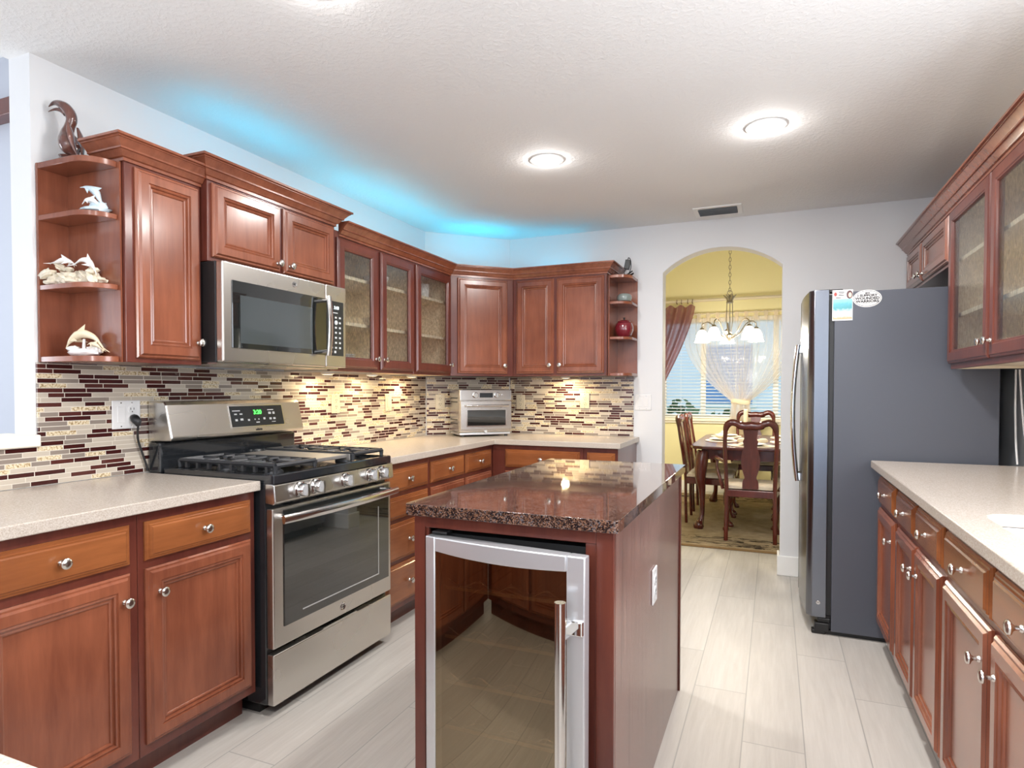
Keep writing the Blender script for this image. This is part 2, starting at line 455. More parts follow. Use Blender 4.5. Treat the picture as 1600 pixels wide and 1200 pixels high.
# dining room: tall yellow walls, window in the far wall
WX0, WX1, WZ0, WZ1 = 1.13, 3.0, .905, 2.14
shell('wall_dining_far', M['wall_yellow'], (.3, WX0, 8.0, 8.12, 0, 3.3), (WX1, 4.3, 8.0, 8.12, 0, 3.3), (WX0, WX1, 8.0, 8.12, 0, WZ0), (WX0, WX1, 8.0, 8.12, WZ1, 3.3))
shell('wall_dining_left', M['wall_yellow'], (.3, .42, 4.72, 8.0, 0, 3.3))
shell('wall_dining_right', M['wall_yellow'], (4.18, 4.3, 4.72, 8.0, 0, 3.3))
shell('ceiling_dining', M['ceiling'], (.3, 4.3, 4.72, 8.12, 3.3, 3.4))
def baseb(name, *boxes):
    mb = MB()
    for b_ in boxes: mb.box(*b_)
    return struct(mb.build(name, M['trim'], smooth=0, bev=.005))
baseb('baseboard_back', (2.4725, 3.525, 4.573, 4.588, 0, .135), (2.4715, 2.486, 4.5735, 4.735, 0, .135))
baseb('baseboard_arch', (1.535, 1.7095, 4.573, 4.588, 0, .135), (1.6965, 1.711, 4.5735, 4.735, 0, .135))
baseb('baseboard_dining', (.43, 4.17, 7.983, 7.998, 0, .13))
# cap on the half wall of the pass-through
struct(MB().box(-.17, .026, -.9, 1.396, 1.056, 1.10).build('trim_1', M['wall_cream'], bev=.006))
# living room: dark wooden cornice along the top of the far opening
struct(MB().box(-3.5, -1.55, 2.37, 2.459, 2.97, 3.075).build('trim_2', M['cherry_frame'], bev=.004))

# backsplash mosaics (one panel per wall)
def splash(name, loc, rz, *boxes):
    mb = MB()
    for b_ in boxes: mb.box(*b_)
    return struct(mb.build(name, M['tile'], loc=loc, rz=rz, smooth=0))
splash('backsplash_left', (0, 0, 0), R(90), (1.394, 4.092, -.0085, -.0015, .9155, 1.359), (.36, 1.394, -.0085, -.0015, .9155, 1.054))
splash('backsplash_corner', (0, 4.10, 0), R(45), (.0095, .683, -.0085, -.0015, .9155, 1.359))
splash('backsplash_back', (0, 4.59, 0), 0, (.496, 1.487, -.0085, -.0015, .9155, 1.359))

# ------------------------------------------------------------------ cabinet parts (local frame: x along the front, y into the wall, z up)
DOOR = [(0, -.001), (0, -.008), (.005, -.0135), (.0105, -.0135), (.0165, -.0210), (.046, -.0210), (.0475, -.0165), (.0535, -.0190), (.0570, -.0170), (.0585, -.0105), (.0655, -.0130), (.0695, -.0110), (.0710, -.0065)]
DRAW = [(0, -.001), (0, -.007), (.004, -.0125), (.0095, -.0125), (.0120, -.0170), (.0165, -.0165), (.0205, -.0210)]
GLASSF = [(0, -.001), (0, -.012), (.004, -.0155), (.0075, -.0155), (.012, -.0205), (.048, -.0205), (.052, -.017), (.056, -.017), (.060, -.011), (.060, -.001)]
KNOB = [(.0085, .0), (.008, .003), (.0055, .006), (.0050, .013), (.008, .017), (.0145, .020), (.0160, .0235), (.0150, .027), (.011, .0295), (.005, .0305)]
def knob(parent, x, z, name='knob'):
    return MB().lathe(KNOB, (x, -.0206, z), 18, 'y').build(name, M['nickel'], parent)
def drawer(parent, x0, x1, z0, z1, kn=True):
    d = MB().rings(x0, x1, z0, z1, DRAW).build('drawer', M['cherry_drawer'], parent, smooth=20)
    if kn: knob(d, (x0 + x1) / 2, (z0 + z1) / 2)
    return d
def door(parent, x0, x1, z0, z1, kx, kz, glass=False):
    if not glass:
        d = MB().rings(x0, x1, z0, z1, DOOR).build('door', M['cherry'], parent, smooth=20)
    else:
        d = MB().rings(x0, x1, z0, z1, GLASSF, True).build('door', M['cherry_frame'], parent, smooth=20)
        p = MB().box(x0 + .0605, x1 - .0605, -.008, -.004, z0 + .0605, z1 - .0605).build('pane', M['rain_glass'], d, smooth=0)
        p['label'] = 'rippled rain glass pane'
    knob(d, kx, kz)
    return d
def base_cab(label, loc, rz, w, d=.595, group='cherry base cabinets', name='base_cabinet', zt=.876, hollow=False):
    t = thing(name, label, 'cabinet', loc, rz, group)
    mb = MB()
    if hollow: mb.box(.0007, w - .0007, 0, .0145, .10, zt).box(.0007, w - .0007, d - .01, d, .10, zt).box(.0007, .008, .0145, d - .01, .10, zt).box(w - .008, w - .0007, .0145, d - .01, .10, zt).box(.008, w - .008, .0145, d - .01, .10, .118)
    else: mb.box(.0007, w - .0007, 0, d, .10, zt)
    mb.build('carcass', M['cherry_frame'], t, smooth=0, bev=0 if hollow else .0015, seg=1)
    MB().box(.0007, w - .0007, .07, d, 0, .0995).build('toe_kick', M['cherry_frame'], t, smooth=0)
    return t
GB = 'cherry base cabinets'
L90, R90 = R(90), R(-90)

# left run before the range
t = base_cab('cherry base cabinet at the left picture edge, door knob at its upper right', (.615, .85, 0), L90, .475)
drawer(t, .030, .445, .722, .846); door(t, .030, .445, .135, .697, .418, .617)
t = base_cab('cherry base cabinet touching the left of the range, door knob at its upper left', (.615, 1.325, 0), L90, .475)
drawer(t, .020, .447, .722, .846); door(t, .020, .447, .135, .697, .062, .617)
# peninsula under the near counter
t = thing('peninsula_cabinet', 'cherry peninsula cabinet under the beige counter corner nearest the camera', 'cabinet', (2.19, .0, 0), R(180))
MB().box(0, 1.5745, 0, .33, .10, .876).build('carcass', M['cherry_frame'], t, smooth=0)
MB().box(0, 1.5745, .06, .33, 0, .0995).build('toe_kick', M['cherry_frame'], t, smooth=0)
for i in range(3):
    door(t, .02 + i * .51, .50 + i * .51, .135, .846, .07 + i * .51, .75)

t = base_cab('cherry base cabinet under the blind corner of the left counter, nearest the peninsula', (.615, .001, 0), L90, .849)
door(t, .03, .41, .135, .846, .38, .75); door(t, .42, .80, .135, .846, .45, .75)

# left run beyond the range
t = base_cab('cherry base cabinet with a stack of four drawers just right of the gas range', (.615, 2.622, 0), L90, .473)
for z0, z1 in ((.722, .846), (.580, .698), (.362, .560), (.130, .342)): drawer(t, .028, .454, z0, z1)
t = base_cab('cherry base cabinet with one drawer, middle of the three right of the range', (.615, 3.095, 0), L90, .442)
drawer(t, .018, .429, .722, .846); door(t, .018, .429, .135, .697, .385, .617)
t = base_cab('cherry base cabinet with one drawer in the inside corner under the toaster oven', (.615, 3.537, 0), L90, .448)
drawer(t, .014, .397, .722, .846); door(t, .014, .397, .135, .697, .06, .617)
# back wall bases
t = base_cab('wide cherry base cabinet on the back wall behind the granite island', (.615, 3.985, 0), 0, .665)
drawer(t, .100, .642, .722, .846); door(t, .100, .365, .135, .697, .32, .617); door(t, .375, .642, .135, .697, .42, .617)
t = base_cab('narrow cherry base cabinet at the end of the back counter by the light switch', (1.28, 3.985, 0), 0, .232)
drawer(t, .025, .215, .722, .846, False); door(t, .025, .215, .135, .697, .06, .617)
# right run
t = base_cab('cherry base cabinet with one drawer and one door beside the refrigerator', (2.932, 3.500, 0), R90, .485)
drawer(t, .025, .440, .715, .842); door(t, .025, .440, .125, .692, .405, .605)
t = base_cab('cherry base cabinet with two drawers over two doors, second along from the refrigerator', (2.932, 3.015, 0), R90, .785)
drawer(t, .025, .370, .715, .842); drawer(t, .405, .760, .715, .842)
door(t, .025, .385, .125, .692, .350, .605); door(t, .400, .760, .125, .692, .455, .605)
t = base_cab('cherry sink base cabinet with two drawer fronts over two doors', (2.932, 2.230, 0), R90, .915, hollow=True)
drawer(t, .025, .440, .715, .842); drawer(t, .470, .885, .715, .842)
door(t, .020, .440, .125, .692, .400, .605); door(t, .470, .890, .125, .692, .510, .605)
t = base_cab('cherry base cabinet with two doors on the near side of the sink base', (2.932, 1.315, 0), R90, .915)
drawer(t, .025, .440, .715, .842); drawer(t, .470, .885, .715, .842)
door(t, .025, .440, .125, .692, .400, .605); door(t, .470, .885, .125, .692, .510, .605)

# ---- wall cabinets
def solid_upper(label, loc, rz, w, d, z0, z1, group='cherry wall cabinets'):
    t = thing('wall_cabinet', label, 'cabinet', loc, rz, group)
    MB().box(.0007, w - .0007, 0, d, z0, z1).build('carcass', M['cherry_frame'], t, smooth=0, bev=.0015, seg=1)
    return t
def glass_upper(label, loc, rz, w, d, z0, z1, stiles, shelves, group='cherry wall cabinets'):
    t = thing('wall_cabinet', label, 'cabinet', loc, rz, group)
    mb = MB(); k = .018
    mb.box(.0007, k, .02, d, z0, z1); mb.box(w - k, w - .0007, .02, d, z0, z1)
    mb.box(k, w - k, .02, d, z0 + .012, z0 + .03); mb.box(k, w - k, .02, d, z1 - k, z1); mb.box(k, w - k, d - .008, d, z0 + .03, z1 - k)
    mb.build('carcass', M['maple'], t, smooth=0)
    mb = MB()
    mb.box(.0007, w - .0007, 0, .0195, z0, z0 + .035); mb.box(.0007, w - .0007, 0, .0195, z1 - .05, z1)
    for a, b_ in stiles: mb.box(max(a, .0007), min(b_, w - .0007), 0, .0195, z0 + .035, z1 - .05)
    mb.build('face_frame', M['cherry_frame'], t, smooth=0, bev=.001, seg=1)
    for z in shelves:
        MB().box(k + .001, w - k - .001, .024, d - .01, z - .018, z).build('shelf', M['maple'], t, smooth=0)
    return t
Z0, Z1 = 1.36, 2.10
t = solid_upper('tall cherry wall cabinet with one door left of the microwave', (.312, 1.513, 0), L90, .317, .3085, Z0, Z1)
door(t, .034, .303, 1.377, 2.062, .285, 1.447)
cab_left = t
t = solid_upper('short two-door cherry wall cabinet above the microwave', (.347, 1.832, 0), L90, .783, .3435, 1.779, 2.135)
door(t, .018, .388, 1.797, 2.094, .362, 1.832); door(t, .410, .765, 1.797, 2.094, .438, 1.832)
cab_micro = t
t = glass_upper('cherry wall cabinet with two rain glass doors right of the microwave', (.312, 2.617, 0), L90, .813, .3085, Z0, Z1, ((0, .06), (.395, .445), (.785, .813)), (1.632, 1.885))
door(t, .048, .405, 1.377, 2.062, .380, 1.437, True); door(t, .437, .797, 1.377, 2.062, .462, 1.437, True)
t = glass_upper('cherry wall cabinet with a single rain glass door next to the corner', (.312, 3.430, 0), L90, .498, .3085, Z0, Z1, ((0, .03), (.465, .498)), (1.632, 1.885))
door(t, .014, .478, 1.377, 2.062, .455, 1.437, True)
# diagonal corner
t = thing('wall_cabinet', 'diagonal cherry corner wall cabinet above the toaster oven', 'cabinet', (.312, 3.930, 0), R(45), 'cherry wall cabinets')
Mi = Matrix.Rotation(R(-45), 3, 'Z')
pl = [Mi @ Vector((x - .312, y - 3.930, 0)) for x, y in ((.0035, 3.9305), (.312, 3.9305), (.6515, 4.27), (.6515, 4.5865), (.496, 4.5865), (.0035, 4.094))]
MB().prism([(p.x, p.y) for p in pl], Z0, Z1).build('carcass', M['cherry_frame'], t, smooth=0, bev=.0015, seg=1)
door(t, .048, .432, 1.377, 2.062, .402, 1.437)
t = solid_upper('cherry wall cabinet with two doors on the back wall', (.653, 4.270, 0), 0, .707, .316, Z0, Z1)
door(t, .028, .322, 1.377, 2.062, .296, 1.437); door(t, .342, .692, 1.377, 2.062, .372, 1.437)
# right wall
t = glass_upper('cherry wall cabinet with two large rain glass doors at right, above the counter', (3.212, 3.520, 0), R90, 1.27, .316, 1.36, 2.13, ((0, .03), (.60, .65), (1.24, 1.27)), (1.62, 1.875))
door(t, .014, .610, 1.385, 2.094, .582, 1.450, True); door(t, .632, 1.245, 1.385, 2.094, .660, 1.450, True)
t = solid_upper('shallow two-door cherry wall cabinet over the refrigerator', (3.212, 4.560, 0), R90, 1.036, .316, 1.855, 2.13)
door(t, .030, .440, 1.872, 2.094, .412, 1.905); door(t, .470, 1.010, 1.872, 2.094, .500, 1.905)

# crown mouldings
def crown(name, mat, path, zb, h, parent=None, k=1.0):
    prof = [(0.0, .0), (.006, .0), (.006, .14), (.013, .18), (.022, .34), (.028, .42), (.034, .44), (.034, .52), (.046, .70), (.054, .80), (.058, .82), (.058, .87), (.067, .89), (.067, 1.0), (0.0, 1.0)]
    prof = [(o * k + .0012, zb + z * h) for o, z in prof]
    P = [Vector((x, y)) for x, y in path]; L = []
    def rn(a, b_): d = (b_ - a).normalized(); return Vector((d.y, -d.x))
    for i, p in enumerate(P):
        if i == 0: n_ = rn(P[0], P[1])
        elif i == len(P) - 1: n_ = rn(P[-2], P[-1])
        else:
            a, b_ = rn(P[i - 1], p), rn(p, P[i + 1]); n_ = (a + b_).normalized(); n_ = n_ / max(n_.dot(a), .3)
        L.append([(p.x + n_.x * o, p.y + n_.y * o, z) for o, z in prof])
    mb = MB(); 
    mb.loops(L)
    inv = parent.matrix_basis.inverted() if parent else Matrix.Identity(4)
    mb.v = [inv @ v for v in mb.v]
    return mb.build(name, mat, parent, smooth=20)
crown('crown_molding', M['cherry'], [(.168, 1.513), (.312, 1.513), (.312, 1.830)], 2.072, .075, cab_left)
crown('crown_molding', M['cherry'], [(.07, 1.832), (.347, 1.832), (.347, 2.615), (.05, 2.615)], 2.102, .080, cab_micro)
tag(crown('crown_molding', M['cherry'], [(.312, 2.690), (.312, 3.930), (.652, 4.270), (1.360, 4.270), (1.360, 4.586)], 2.072, .075),
    'stepped cherry crown molding turning the corner above the glass-front and back wall cabinets', 'molding', 'crown moldings')
tag(crown('crown_molding', M['cherry'], [(3.212, 4.586), (3.212, 2.250)], 2.102, .084),
    'stepped cherry crown molding along the tops of the right hand cabinets', 'molding', 'crown moldings')

# open end shelves with a rounded front corner; (x, y) = (distance from the wall, distance from the open end)
def end_shelf(label, loc, wx, dy, boards, flip=False):
    t = thing('corner_shelf', label, 'shelf', loc, 0, 'open corner shelves')
    F = Matrix(((0, -1, 0, 0), (-1, 0, 0, 0), (0, 0, 1, 0), (0, 0, 0, 1))) if flip else Matrix.Identity(4)
    def mk(): m_ = MB(); m_.M = F; return m_
    mk().box(.0, .012, 0, dy, boards[0][0], boards[-1][1]).build('back_panel', M['cherry'], t, smooth=0)
    mk().box(.0122, wx + .012, dy - .007, dy - .0005, boards[0][0], boards[-1][1]).build('side_panel', M['cherry'], t, smooth=0)
    r = min(dy - .012, .095); poly = [(.0122, .0), (wx - r, .0)]
    for i in range(1, 9):
        a = R(90) * i / 8; poly.append((wx - r + r * math.sin(a), r - r * math.cos(a)))
    poly += [(wx, dy - .0075), (.0122, dy - .0075)]
    for z0, z1 in boards:
        mk().prism(poly, z0, z1).build('shelf_board', M['cherry'], t, smooth=40, bev=.0015, seg=1)
    return t
BD = ((1.36, 1.380), (1.617, 1.635), (1.866, 1.884), (2.050, 2.071))
end_shelf('open cherry corner shelf holding figurines, at the left end of the wall cabinets', (.003, 1.402, 0), .283, .110, BD)
end_shelf('open cherry corner shelf holding pottery, on the back wall beside the arch', (1.5135, 4.5865, 0), .262, .152, BD, True)

# ------------------------------------------------------------------ countertops
def slab(name, label, mat, poly, z0, z1, bev=.0035, cat='countertop', hole=None, loc=(0, 0, 0)):
    bm = bmesh.new()
    def ring(pts):
        vs_ = [bm.verts.new((x - loc[0], y - loc[1], z0)) for x, y in pts]
        return [bm.edges.new((vs_[i], vs_[(i + 1) % len(vs_)])) for i in range(len(vs_))]
    e = ring(poly)
    if hole: e += ring(hole)
    bmesh.ops.triangle_fill(bm, use_beauty=True, use_dissolve=False, edges=e)
    g = bmesh.ops.extrude_face_region(bm, geom=bm.faces[:])
    bmesh.ops.translate(bm, vec=(0, 0, z1 - z0), verts=[v for v in g['geom'] if isinstance(v, bmesh.types.BMVert)])
    bmesh.ops.recalc_face_normals(bm, faces=bm.faces)
    me = bpy.data.meshes.new(name); bm.to_mesh(me); bm.free(); me.materials.append(mat)
    o = bpy.data.objects.new(name, me); COL.objects.link(o); o.location = loc
    if bev:
        md = o.modifiers.new('bevel', 'BEVEL'); md.width = bev; md.segments = 3; md.limit_method = 'ANGLE'; md.angle_limit = R(40)
    me.shade_smooth(); me.set_sharp_from_angle(angle=R(40))
    if label: tag(o, label, cat, 'beige quartz countertops' if mat is M['quartz'] else None)
    return o
CT0, CT1 = .8775, .914
slab('countertop', 'beige quartz countertop left of the range, wrapping toward the camera', M['quartz'],
     [(.010, -.35), (2.22, -.35), (2.22, .354), (.645, .354), (.645, 1.804), (.010, 1.804)], CT0, CT1)
slab('countertop', 'L-shaped beige quartz countertop in the corner carrying the toaster oven', M['quartz'],
     [(.010, 2.618), (.645, 2.618), (.645, 3.958), (1.532, 3.958), (1.532, 4.580), (.502, 4.580), (.010, 4.088)], CT0, CT1)
def rrect(x0, x1, y0, y1, r, n=6):
    o = []
    for cx, cy, a0 in ((x1 - r, y1 - r, 0), (x0 + r, y1 - r, 90), (x0 + r, y0 + r, 180), (x1 - r, y0 + r, 270)):
        for i in range(n + 1):
            a = R(a0 + 90 * i / n); o.append((cx + r * math.cos(a), cy + r * math.sin(a)))
    return o
slab('countertop', 'beige quartz countertop with a white sink cut into it, by the refrigerator', M['quartz'],
     [(2.886, -.60), (3.527, -.60), (3.527, 3.508), (2.886, 3.508)], CT0, CT1, .005, hole=rrect(2.985, 3.385, 1.36, 2.135, .07))
mb = MB()
def rl(x0, x1, y0, y1, r, z): return [(x, y, z) for x, y in rrect(x0, x1, y0, y1, r)]
mb.loops([rl(2.96, 3.41, 1.335, 2.16, .08, .8765), rl(2.985, 3.385, 1.36, 2.135, .07, .8765), rl(2.99, 3.38, 1.365, 2.13, .07, .86), rl(3.0, 3.37, 1.375, 2.12, .065, .72), rl(3.03, 3.34, 1.405, 2.09, .05, .70),
          rl(2.95, 3.42, 1.325, 2.17, .08, .69), rl(2.95, 3.42, 1.325, 2.17, .08, .87)], True, True)
k = 28
mb.f = [f for f in mb.f if len(f) == 4] + [list(range(4 * k, 5 * k))]
sk = mb.build('sink', M['porcelain'], smooth=50)
tag(sk, 'white porcelain undermount sink in the right countertop', 'sink')

# ------------------------------------------------------------------ gas range (x = depth from wall, faces +x)
YA, YB_ = 1.8135, 2.6085
YM = (YA + YB_) / 2
t = thing('gas_range', 'stainless steel gas range with black cooktop and green clock, between the left cabinets', 'range', (0, YM, 0))
W2 = (YB_ - YA) / 2
mb = MB().box(.03, .655, -W2, W2, .045, .902); mb.build('body', M['enamel'], t, smooth=0, bev=.004)
MB().box(.06, .60, -W2 + .02, W2 - .02, .0, .0445).build('plinth', M['black'], t, smooth=0)
for sx in (.08, .62):
    pass
# cooktop tray with raised rim
mb = MB(); rim = []
for i, z in ((0, .9025), (0, .932), (.004, .936), (.024, .936), (.034, .918), (.045, .916)):
    rim.append([(x, y, z) for x, y in rrect(.095 + i, .70 - i, -W2 + i, W2 - i, max(.022 - i * .3, .008), 4)])
mb.loops(rim); mb.build('cooktop', M['enamel'], t, smooth=35)
# grates: left and right cast iron, griddle in the middle
def grate(y0, y1):
    mb = MB(); zt, r = .966, .0078; xa, xb = .150, .665
    P = [(xa, y0, zt), (xb, y0, zt), (xb, y1, zt), (xa, y1, zt)]
    for i in range(4):
        mb.tube([P[i], P[(i + 1) % 4]], .0100, 6)
    for c in P: mb.tube([c, (c[0], c[1], .937)], [.011, .008], 6)
    ym = (y0 + y1) / 2
    mb.tube([((xa + xb) / 2, y0, zt), ((xa + xb) / 2, y1, zt)], r, 6)
    for cx in (.28, .535):
        for k in range(4):
            a = R(45 + 90 * k)
            mb.tube([(cx + .035 * math.cos(a), ym + .035 * math.sin(a), zt + .001), (cx + .10 * math.cos(a), ym + .085 * math.sin(a), zt)], r, 6)
        mb.tube([(cx, y0, zt), (cx, ym - .035, zt)], r, 6); mb.tube([(cx, y1, zt), (cx, ym + .035, zt)], r, 6)
        for dx in (-.062, .062):
            mb.tube([(cx + dx, y0, zt), (cx + dx, y0 + .055, zt)], r, 6); mb.tube([(cx + dx, y1, zt), (cx + dx, y1 - .055, zt)], r, 6)
    mb.tube([(xa, ym, zt), (.245, ym, zt)], r, 6); mb.tube([(xb, ym, zt), (.57, ym, zt)], r, 6); mb.tube([(.315, ym, zt), (.50, ym, zt)], r, 6)
    for k in range(8):                                        # stubby feet along the outer side
        x = xa + .035 + k * .062
        mb.box(x, x + .012, y0 - .007, y0 + .007, .937, .964)
    return mb.build('grate', M['iron'], t, smooth=40)
grate(-W2 + .045, -.128); grate(.128, W2 - .045)
mb = MB().box(.17, .645, -.113, .113, .950, .966); mb.box(.155, .66, -.118, -.112, .937, .967); mb.box(.155, .66, .112, .118, .937, .967)
mb.build('griddle', M['griddle'], t, smooth=0, bev=.003)
for cx in (.28, .535):
    for cy in (-.23, .23):
        MB().lathe([(.042, .9175), (.040, .927), (.030, .932), (.030, .936), (.012, .938)], (cx, cy, 0), 18).build('burner', M['iron'], t)
# backguard: black lower part, raked steel control panel above
sec = [(.012, .903), (.085, .903), (.088, 1.04), (.012, 1.04)]
mb = MB().prism([(x, z) for x, z in sec], -W2, W2, 'xz'); mb.build('backguard_base', M['enamel'], t, smooth=0, bev=.012, seg=3)
sec = [(.012, 1.041), (.142, 1.046), (.150, 1.058), (.118, 1.196), (.104, 1.212), (.012, 1.212)]
mb = MB().prism(sec, -W2 + .004, W2 - .004, 'xz'); bgd = mb.build('control_panel', M['steel'], t, smooth=0, bev=.008, seg=3)
a_ = math.atan2(.032, .138)
def BGM(y, s):          # a point on the raked face: y across, s up from its bottom edge
    return (.1505 + .0006 - math.sin(a_) * s, y, 1.058 + math.cos(a_) * s)
ax = (0, 1, 0); ay = (-math.sin(a_), 0, math.cos(a_))
def onface(mb, y0, y1, s0, s1, th=.0012):
    F = stand(BGM(0, 0), ax, ay)
    mb.M = F; mb.box(y0, y1, s0, s1, 0, th); mb.M = Matrix.Identity(4); return mb
MBd = onface(MB(), -.075, .255, .030, .128, .0016); dsp = MBd.build('display', M['panel_grey'], t, smooth=0)
fr = MB()
for q in ((-.079, .259, .128, .132), (-.079, .259, .026, .030), (-.079, -.075, .030, .128), (.255, .259, .030, .128)): onface(fr, *q, .0018)
fr.build('display_bezel', M['steel_bright'], dsp, smooth=0)
onface(MB(), .060, .118, .080, .112, .0020).build('clock_window', M['black'], dsp, smooth=0)
text_mesh('clock_digits', '3:20', .030, M['green_digit'], dsp, stand(Vector(BGM(.090, .096)) + Vector((.0022, 0, .0004)), ax, ay))
kb = MB()
for y, s_, w_, h_ in ((-.038, .106, .046, .0045), (-.044, .090, .016, .006), (-.012, .090, .016, .006), (-.044, .062, .014, .010), (-.012, .064, .017, .010), (.030, .060, .012, .009), (.068, .062, .006, .006), (.092, .062, .006, .006), (.128, .064, .013, .010),
                      (.176, .106, .040, .0045), (.168, .090, .017, .011), (.194, .090, .014, .012), (.168, .062, .015, .010), (.194, .062, .015, .010), (.186, .046, .026, .003), (.084, .047, .022, .005)):
    onface(kb, y - w_ / 2, y + w_ / 2, s_ - h_ / 2, s_ + h_ / 2, .0019)
kb.build('keypad_marks', M['mark'], dsp, smooth=0)
text_mesh('brand_lettering', 'adora', .016, M['ink'], bgd, stand(Vector(BGM(.085, .013)) + Vector((.0014, 0, .0003)), ax, ay), bold=.0004)
# front control strip
sec = [(.6555, .826), (.694, .822), (.706, .830), (.700, .898), (.688, .9015), (.6555, .9015)]
fp = MB().prism(sec, -W2 - .0005, W2 + .0005, 'xz').build('knob_panel', M['steel'], t, smooth=0, bev=.004)
KS_ = [(.0315, 0), (.0315, .006), (.0265, .009), (.0250, .030), (.022, .034)]
for y in (-.262, -.168, .020, .204, .297):
    kb_ = MB().lathe(KS_, (.7035, y, .864), 20, 'x').box(.7375, .7500, y - .0052, y + .0052, .840, .888).build('burner_knob', M['steel_bright'], t, smooth=40)
# oven door with curved bar handle
dr = MB().box(.6555, .690, -W2 + .003, W2 - .003, .264, .806).build('oven_door', M['steel'], t, smooth=0, bev=.006, seg=3)
gl = MB().box(.6903, .6935, -W2 + .058, W2 - .026, .338, .795).build('window', M['oven_glass'], dr, smooth=0, bev=.003)
MB().box(.6936, .6942, -W2 + .16, W2 - .11, .372, .377).box(.6936, .6942, W2 - .115, W2 - .11, .377, .70).build('inner_glass_edge', M['steel_silver'], gl, smooth=0)
for y0, y1 in ((-.29, -.24), (-.12, .02), (.10, .24), (.29, .33)): MB().box(.662, .682, y0, y1, .8062, .8078).build('vent_slot', M['black'], dr, smooth=0)
hb = MB()
pts = [(.736 + .026 * (1 - (2 * i / 20 - 1) ** 2), -W2 + .012 + (2 * W2 - .024) * i / 20, .768) for i in range(21)]
hb.tube(pts, .0155, 12, (.62, 1.12), up=(0, 0, 1))
for y in (-W2 + .040, W2 - .040):
    hb.tube([(.690, y, .772), (.742, y, .769)], [.012, .011], 10)
hb.build('door_handle', M['steel_bright'], dr, smooth=50)
def emblem(parent, Mx, r):
    """round maker's badge: a ring, a disc and two cursive initials"""
    mb = MB(); mb.M = Mx
    mb.lathe([(r, 0), (r, .0012), (r * .9, .0018), (r * .86, .0012), (.0005, .0010)], n=24)
    e_ = mb.build('badge', M['steel_bright'], parent, smooth=40)
    text_mesh('badge_monogram', 'GE', r * 1.05, M['ink'], e_, Mx @ Matrix.Translation((0, 0, .0020)), .0002)
    return e_
emblem(dr, stand((.6901, .020, .302), (0, 1, 0), (0, 0, 1)), .0190)
# warming drawer
dw = MB().box(.6555, .690, -W2 + .003, W2 - .003, .045, .243).build('drawer', M['steel'], t, smooth=0, bev=.005, seg=3)
MB().box(.672, .6895, -.11, .12, .2432, .2500).build('drawer_pull', M['steel_bright'], dw, smooth=0, bev=.002)

# ------------------------------------------------------------------ over-the-range microwave
t = thing('microwave', 'stainless steel over-the-range microwave with black door glass above the gas range', 'microwave', (0, 0, 0))
ya, yb = 1.8345, 2.6055
MB().box(.004, .385, ya, yb, 1.372, 1.7765).build('body', M['black'], t, smooth=0, bev=.003)
MB().box(.02, .38, ya + .01, yb - .01, 1.3655, 1.3715).build('vent_panel', M['steel'], t, smooth=0)
yd = 2.452
dr = MB().box(.386, .424, ya, yd - .001, 1.372, 1.7765).build('door', M['steel'], t, smooth=0, bev=.007, seg=3)
w = MB().box(.4245, .4275, ya + .045, yd + .0, 1.430, 1.705).build('door_window', M['oven_glass'], dr, smooth=0, bev=.006)
s_ = N('microwave_inner_screen'); s_.set(Base_Color=(.055, .065, .068), Roughness=.07, Specular_IOR_Level=.8)
MB().box(.4277, .4283, ya + .085, yd - .10, 1.452, 1.648).build('inner_screen', s_.m, w, smooth=0)
hb = MB().tube([(.470 + .012 * (1 - (2 * i / 12 - 1) ** 2), yd - .035, 1.425 + .285 * i / 12) for i in range(13)], .014, 10, (.6, 1.2), up=(0, 1, 0))
for z in (1.445, 1.690): hb.tube([(.424, yd - .035, z), (.474, yd - .035, z)], .009, 8)
hb.build('handle', M['steel_bright'], dr, smooth=50)
emblem(dr, stand((.4242, ya + .40, 1.742), (0, 1, 0), (0, 0, 1)), .0145)
cp = MB().box(.386, .424, yd + .0005, yb, 1.372, 1.7765).build('control_panel', M['steel'], t, smooth=0, bev=.005, seg=3)
kp = MB().box(.4245, .4268, yd + .002, yb - .024, 1.430, 1.700).build('keypad', M['panel_grey'], cp, smooth=0)
text_mesh('clock_digits', '3:18', .022, M['white_digit'], kp, stand((.4270, yd + .075, 1.668), (0, 1, 0), (0, 0, 1)))
kb = MB()
for r_ in range(7):
    for c_ in range(3):
        z = 1.620 - r_ * .025; y = yd + .040 + c_ * .031
        if r_ == 1 and c_ == 1: continue
        kb.box(.4266, .4271, y - .007, y + .007, z - .0045, z + .0045)
kb.box(.4266, .4271, yd + .022, yd + .085, 1.641, 1.645)
kb.box(.4266, .4271, yd + .03, yd + .042, 1.445, 1.453); kb.box(.4266, .4271, yd + .058, yd + .072, 1.443, 1.455)
kb.build('keypad_marks', M['mark'], kp, smooth=0)
mb = MB().lathe([(.011, 0), (.011, .003), (.004, .004)], (.4268, yd + .071, 1.595), 16, 'x'); mb.build('dial_button', M['mark'], kp)

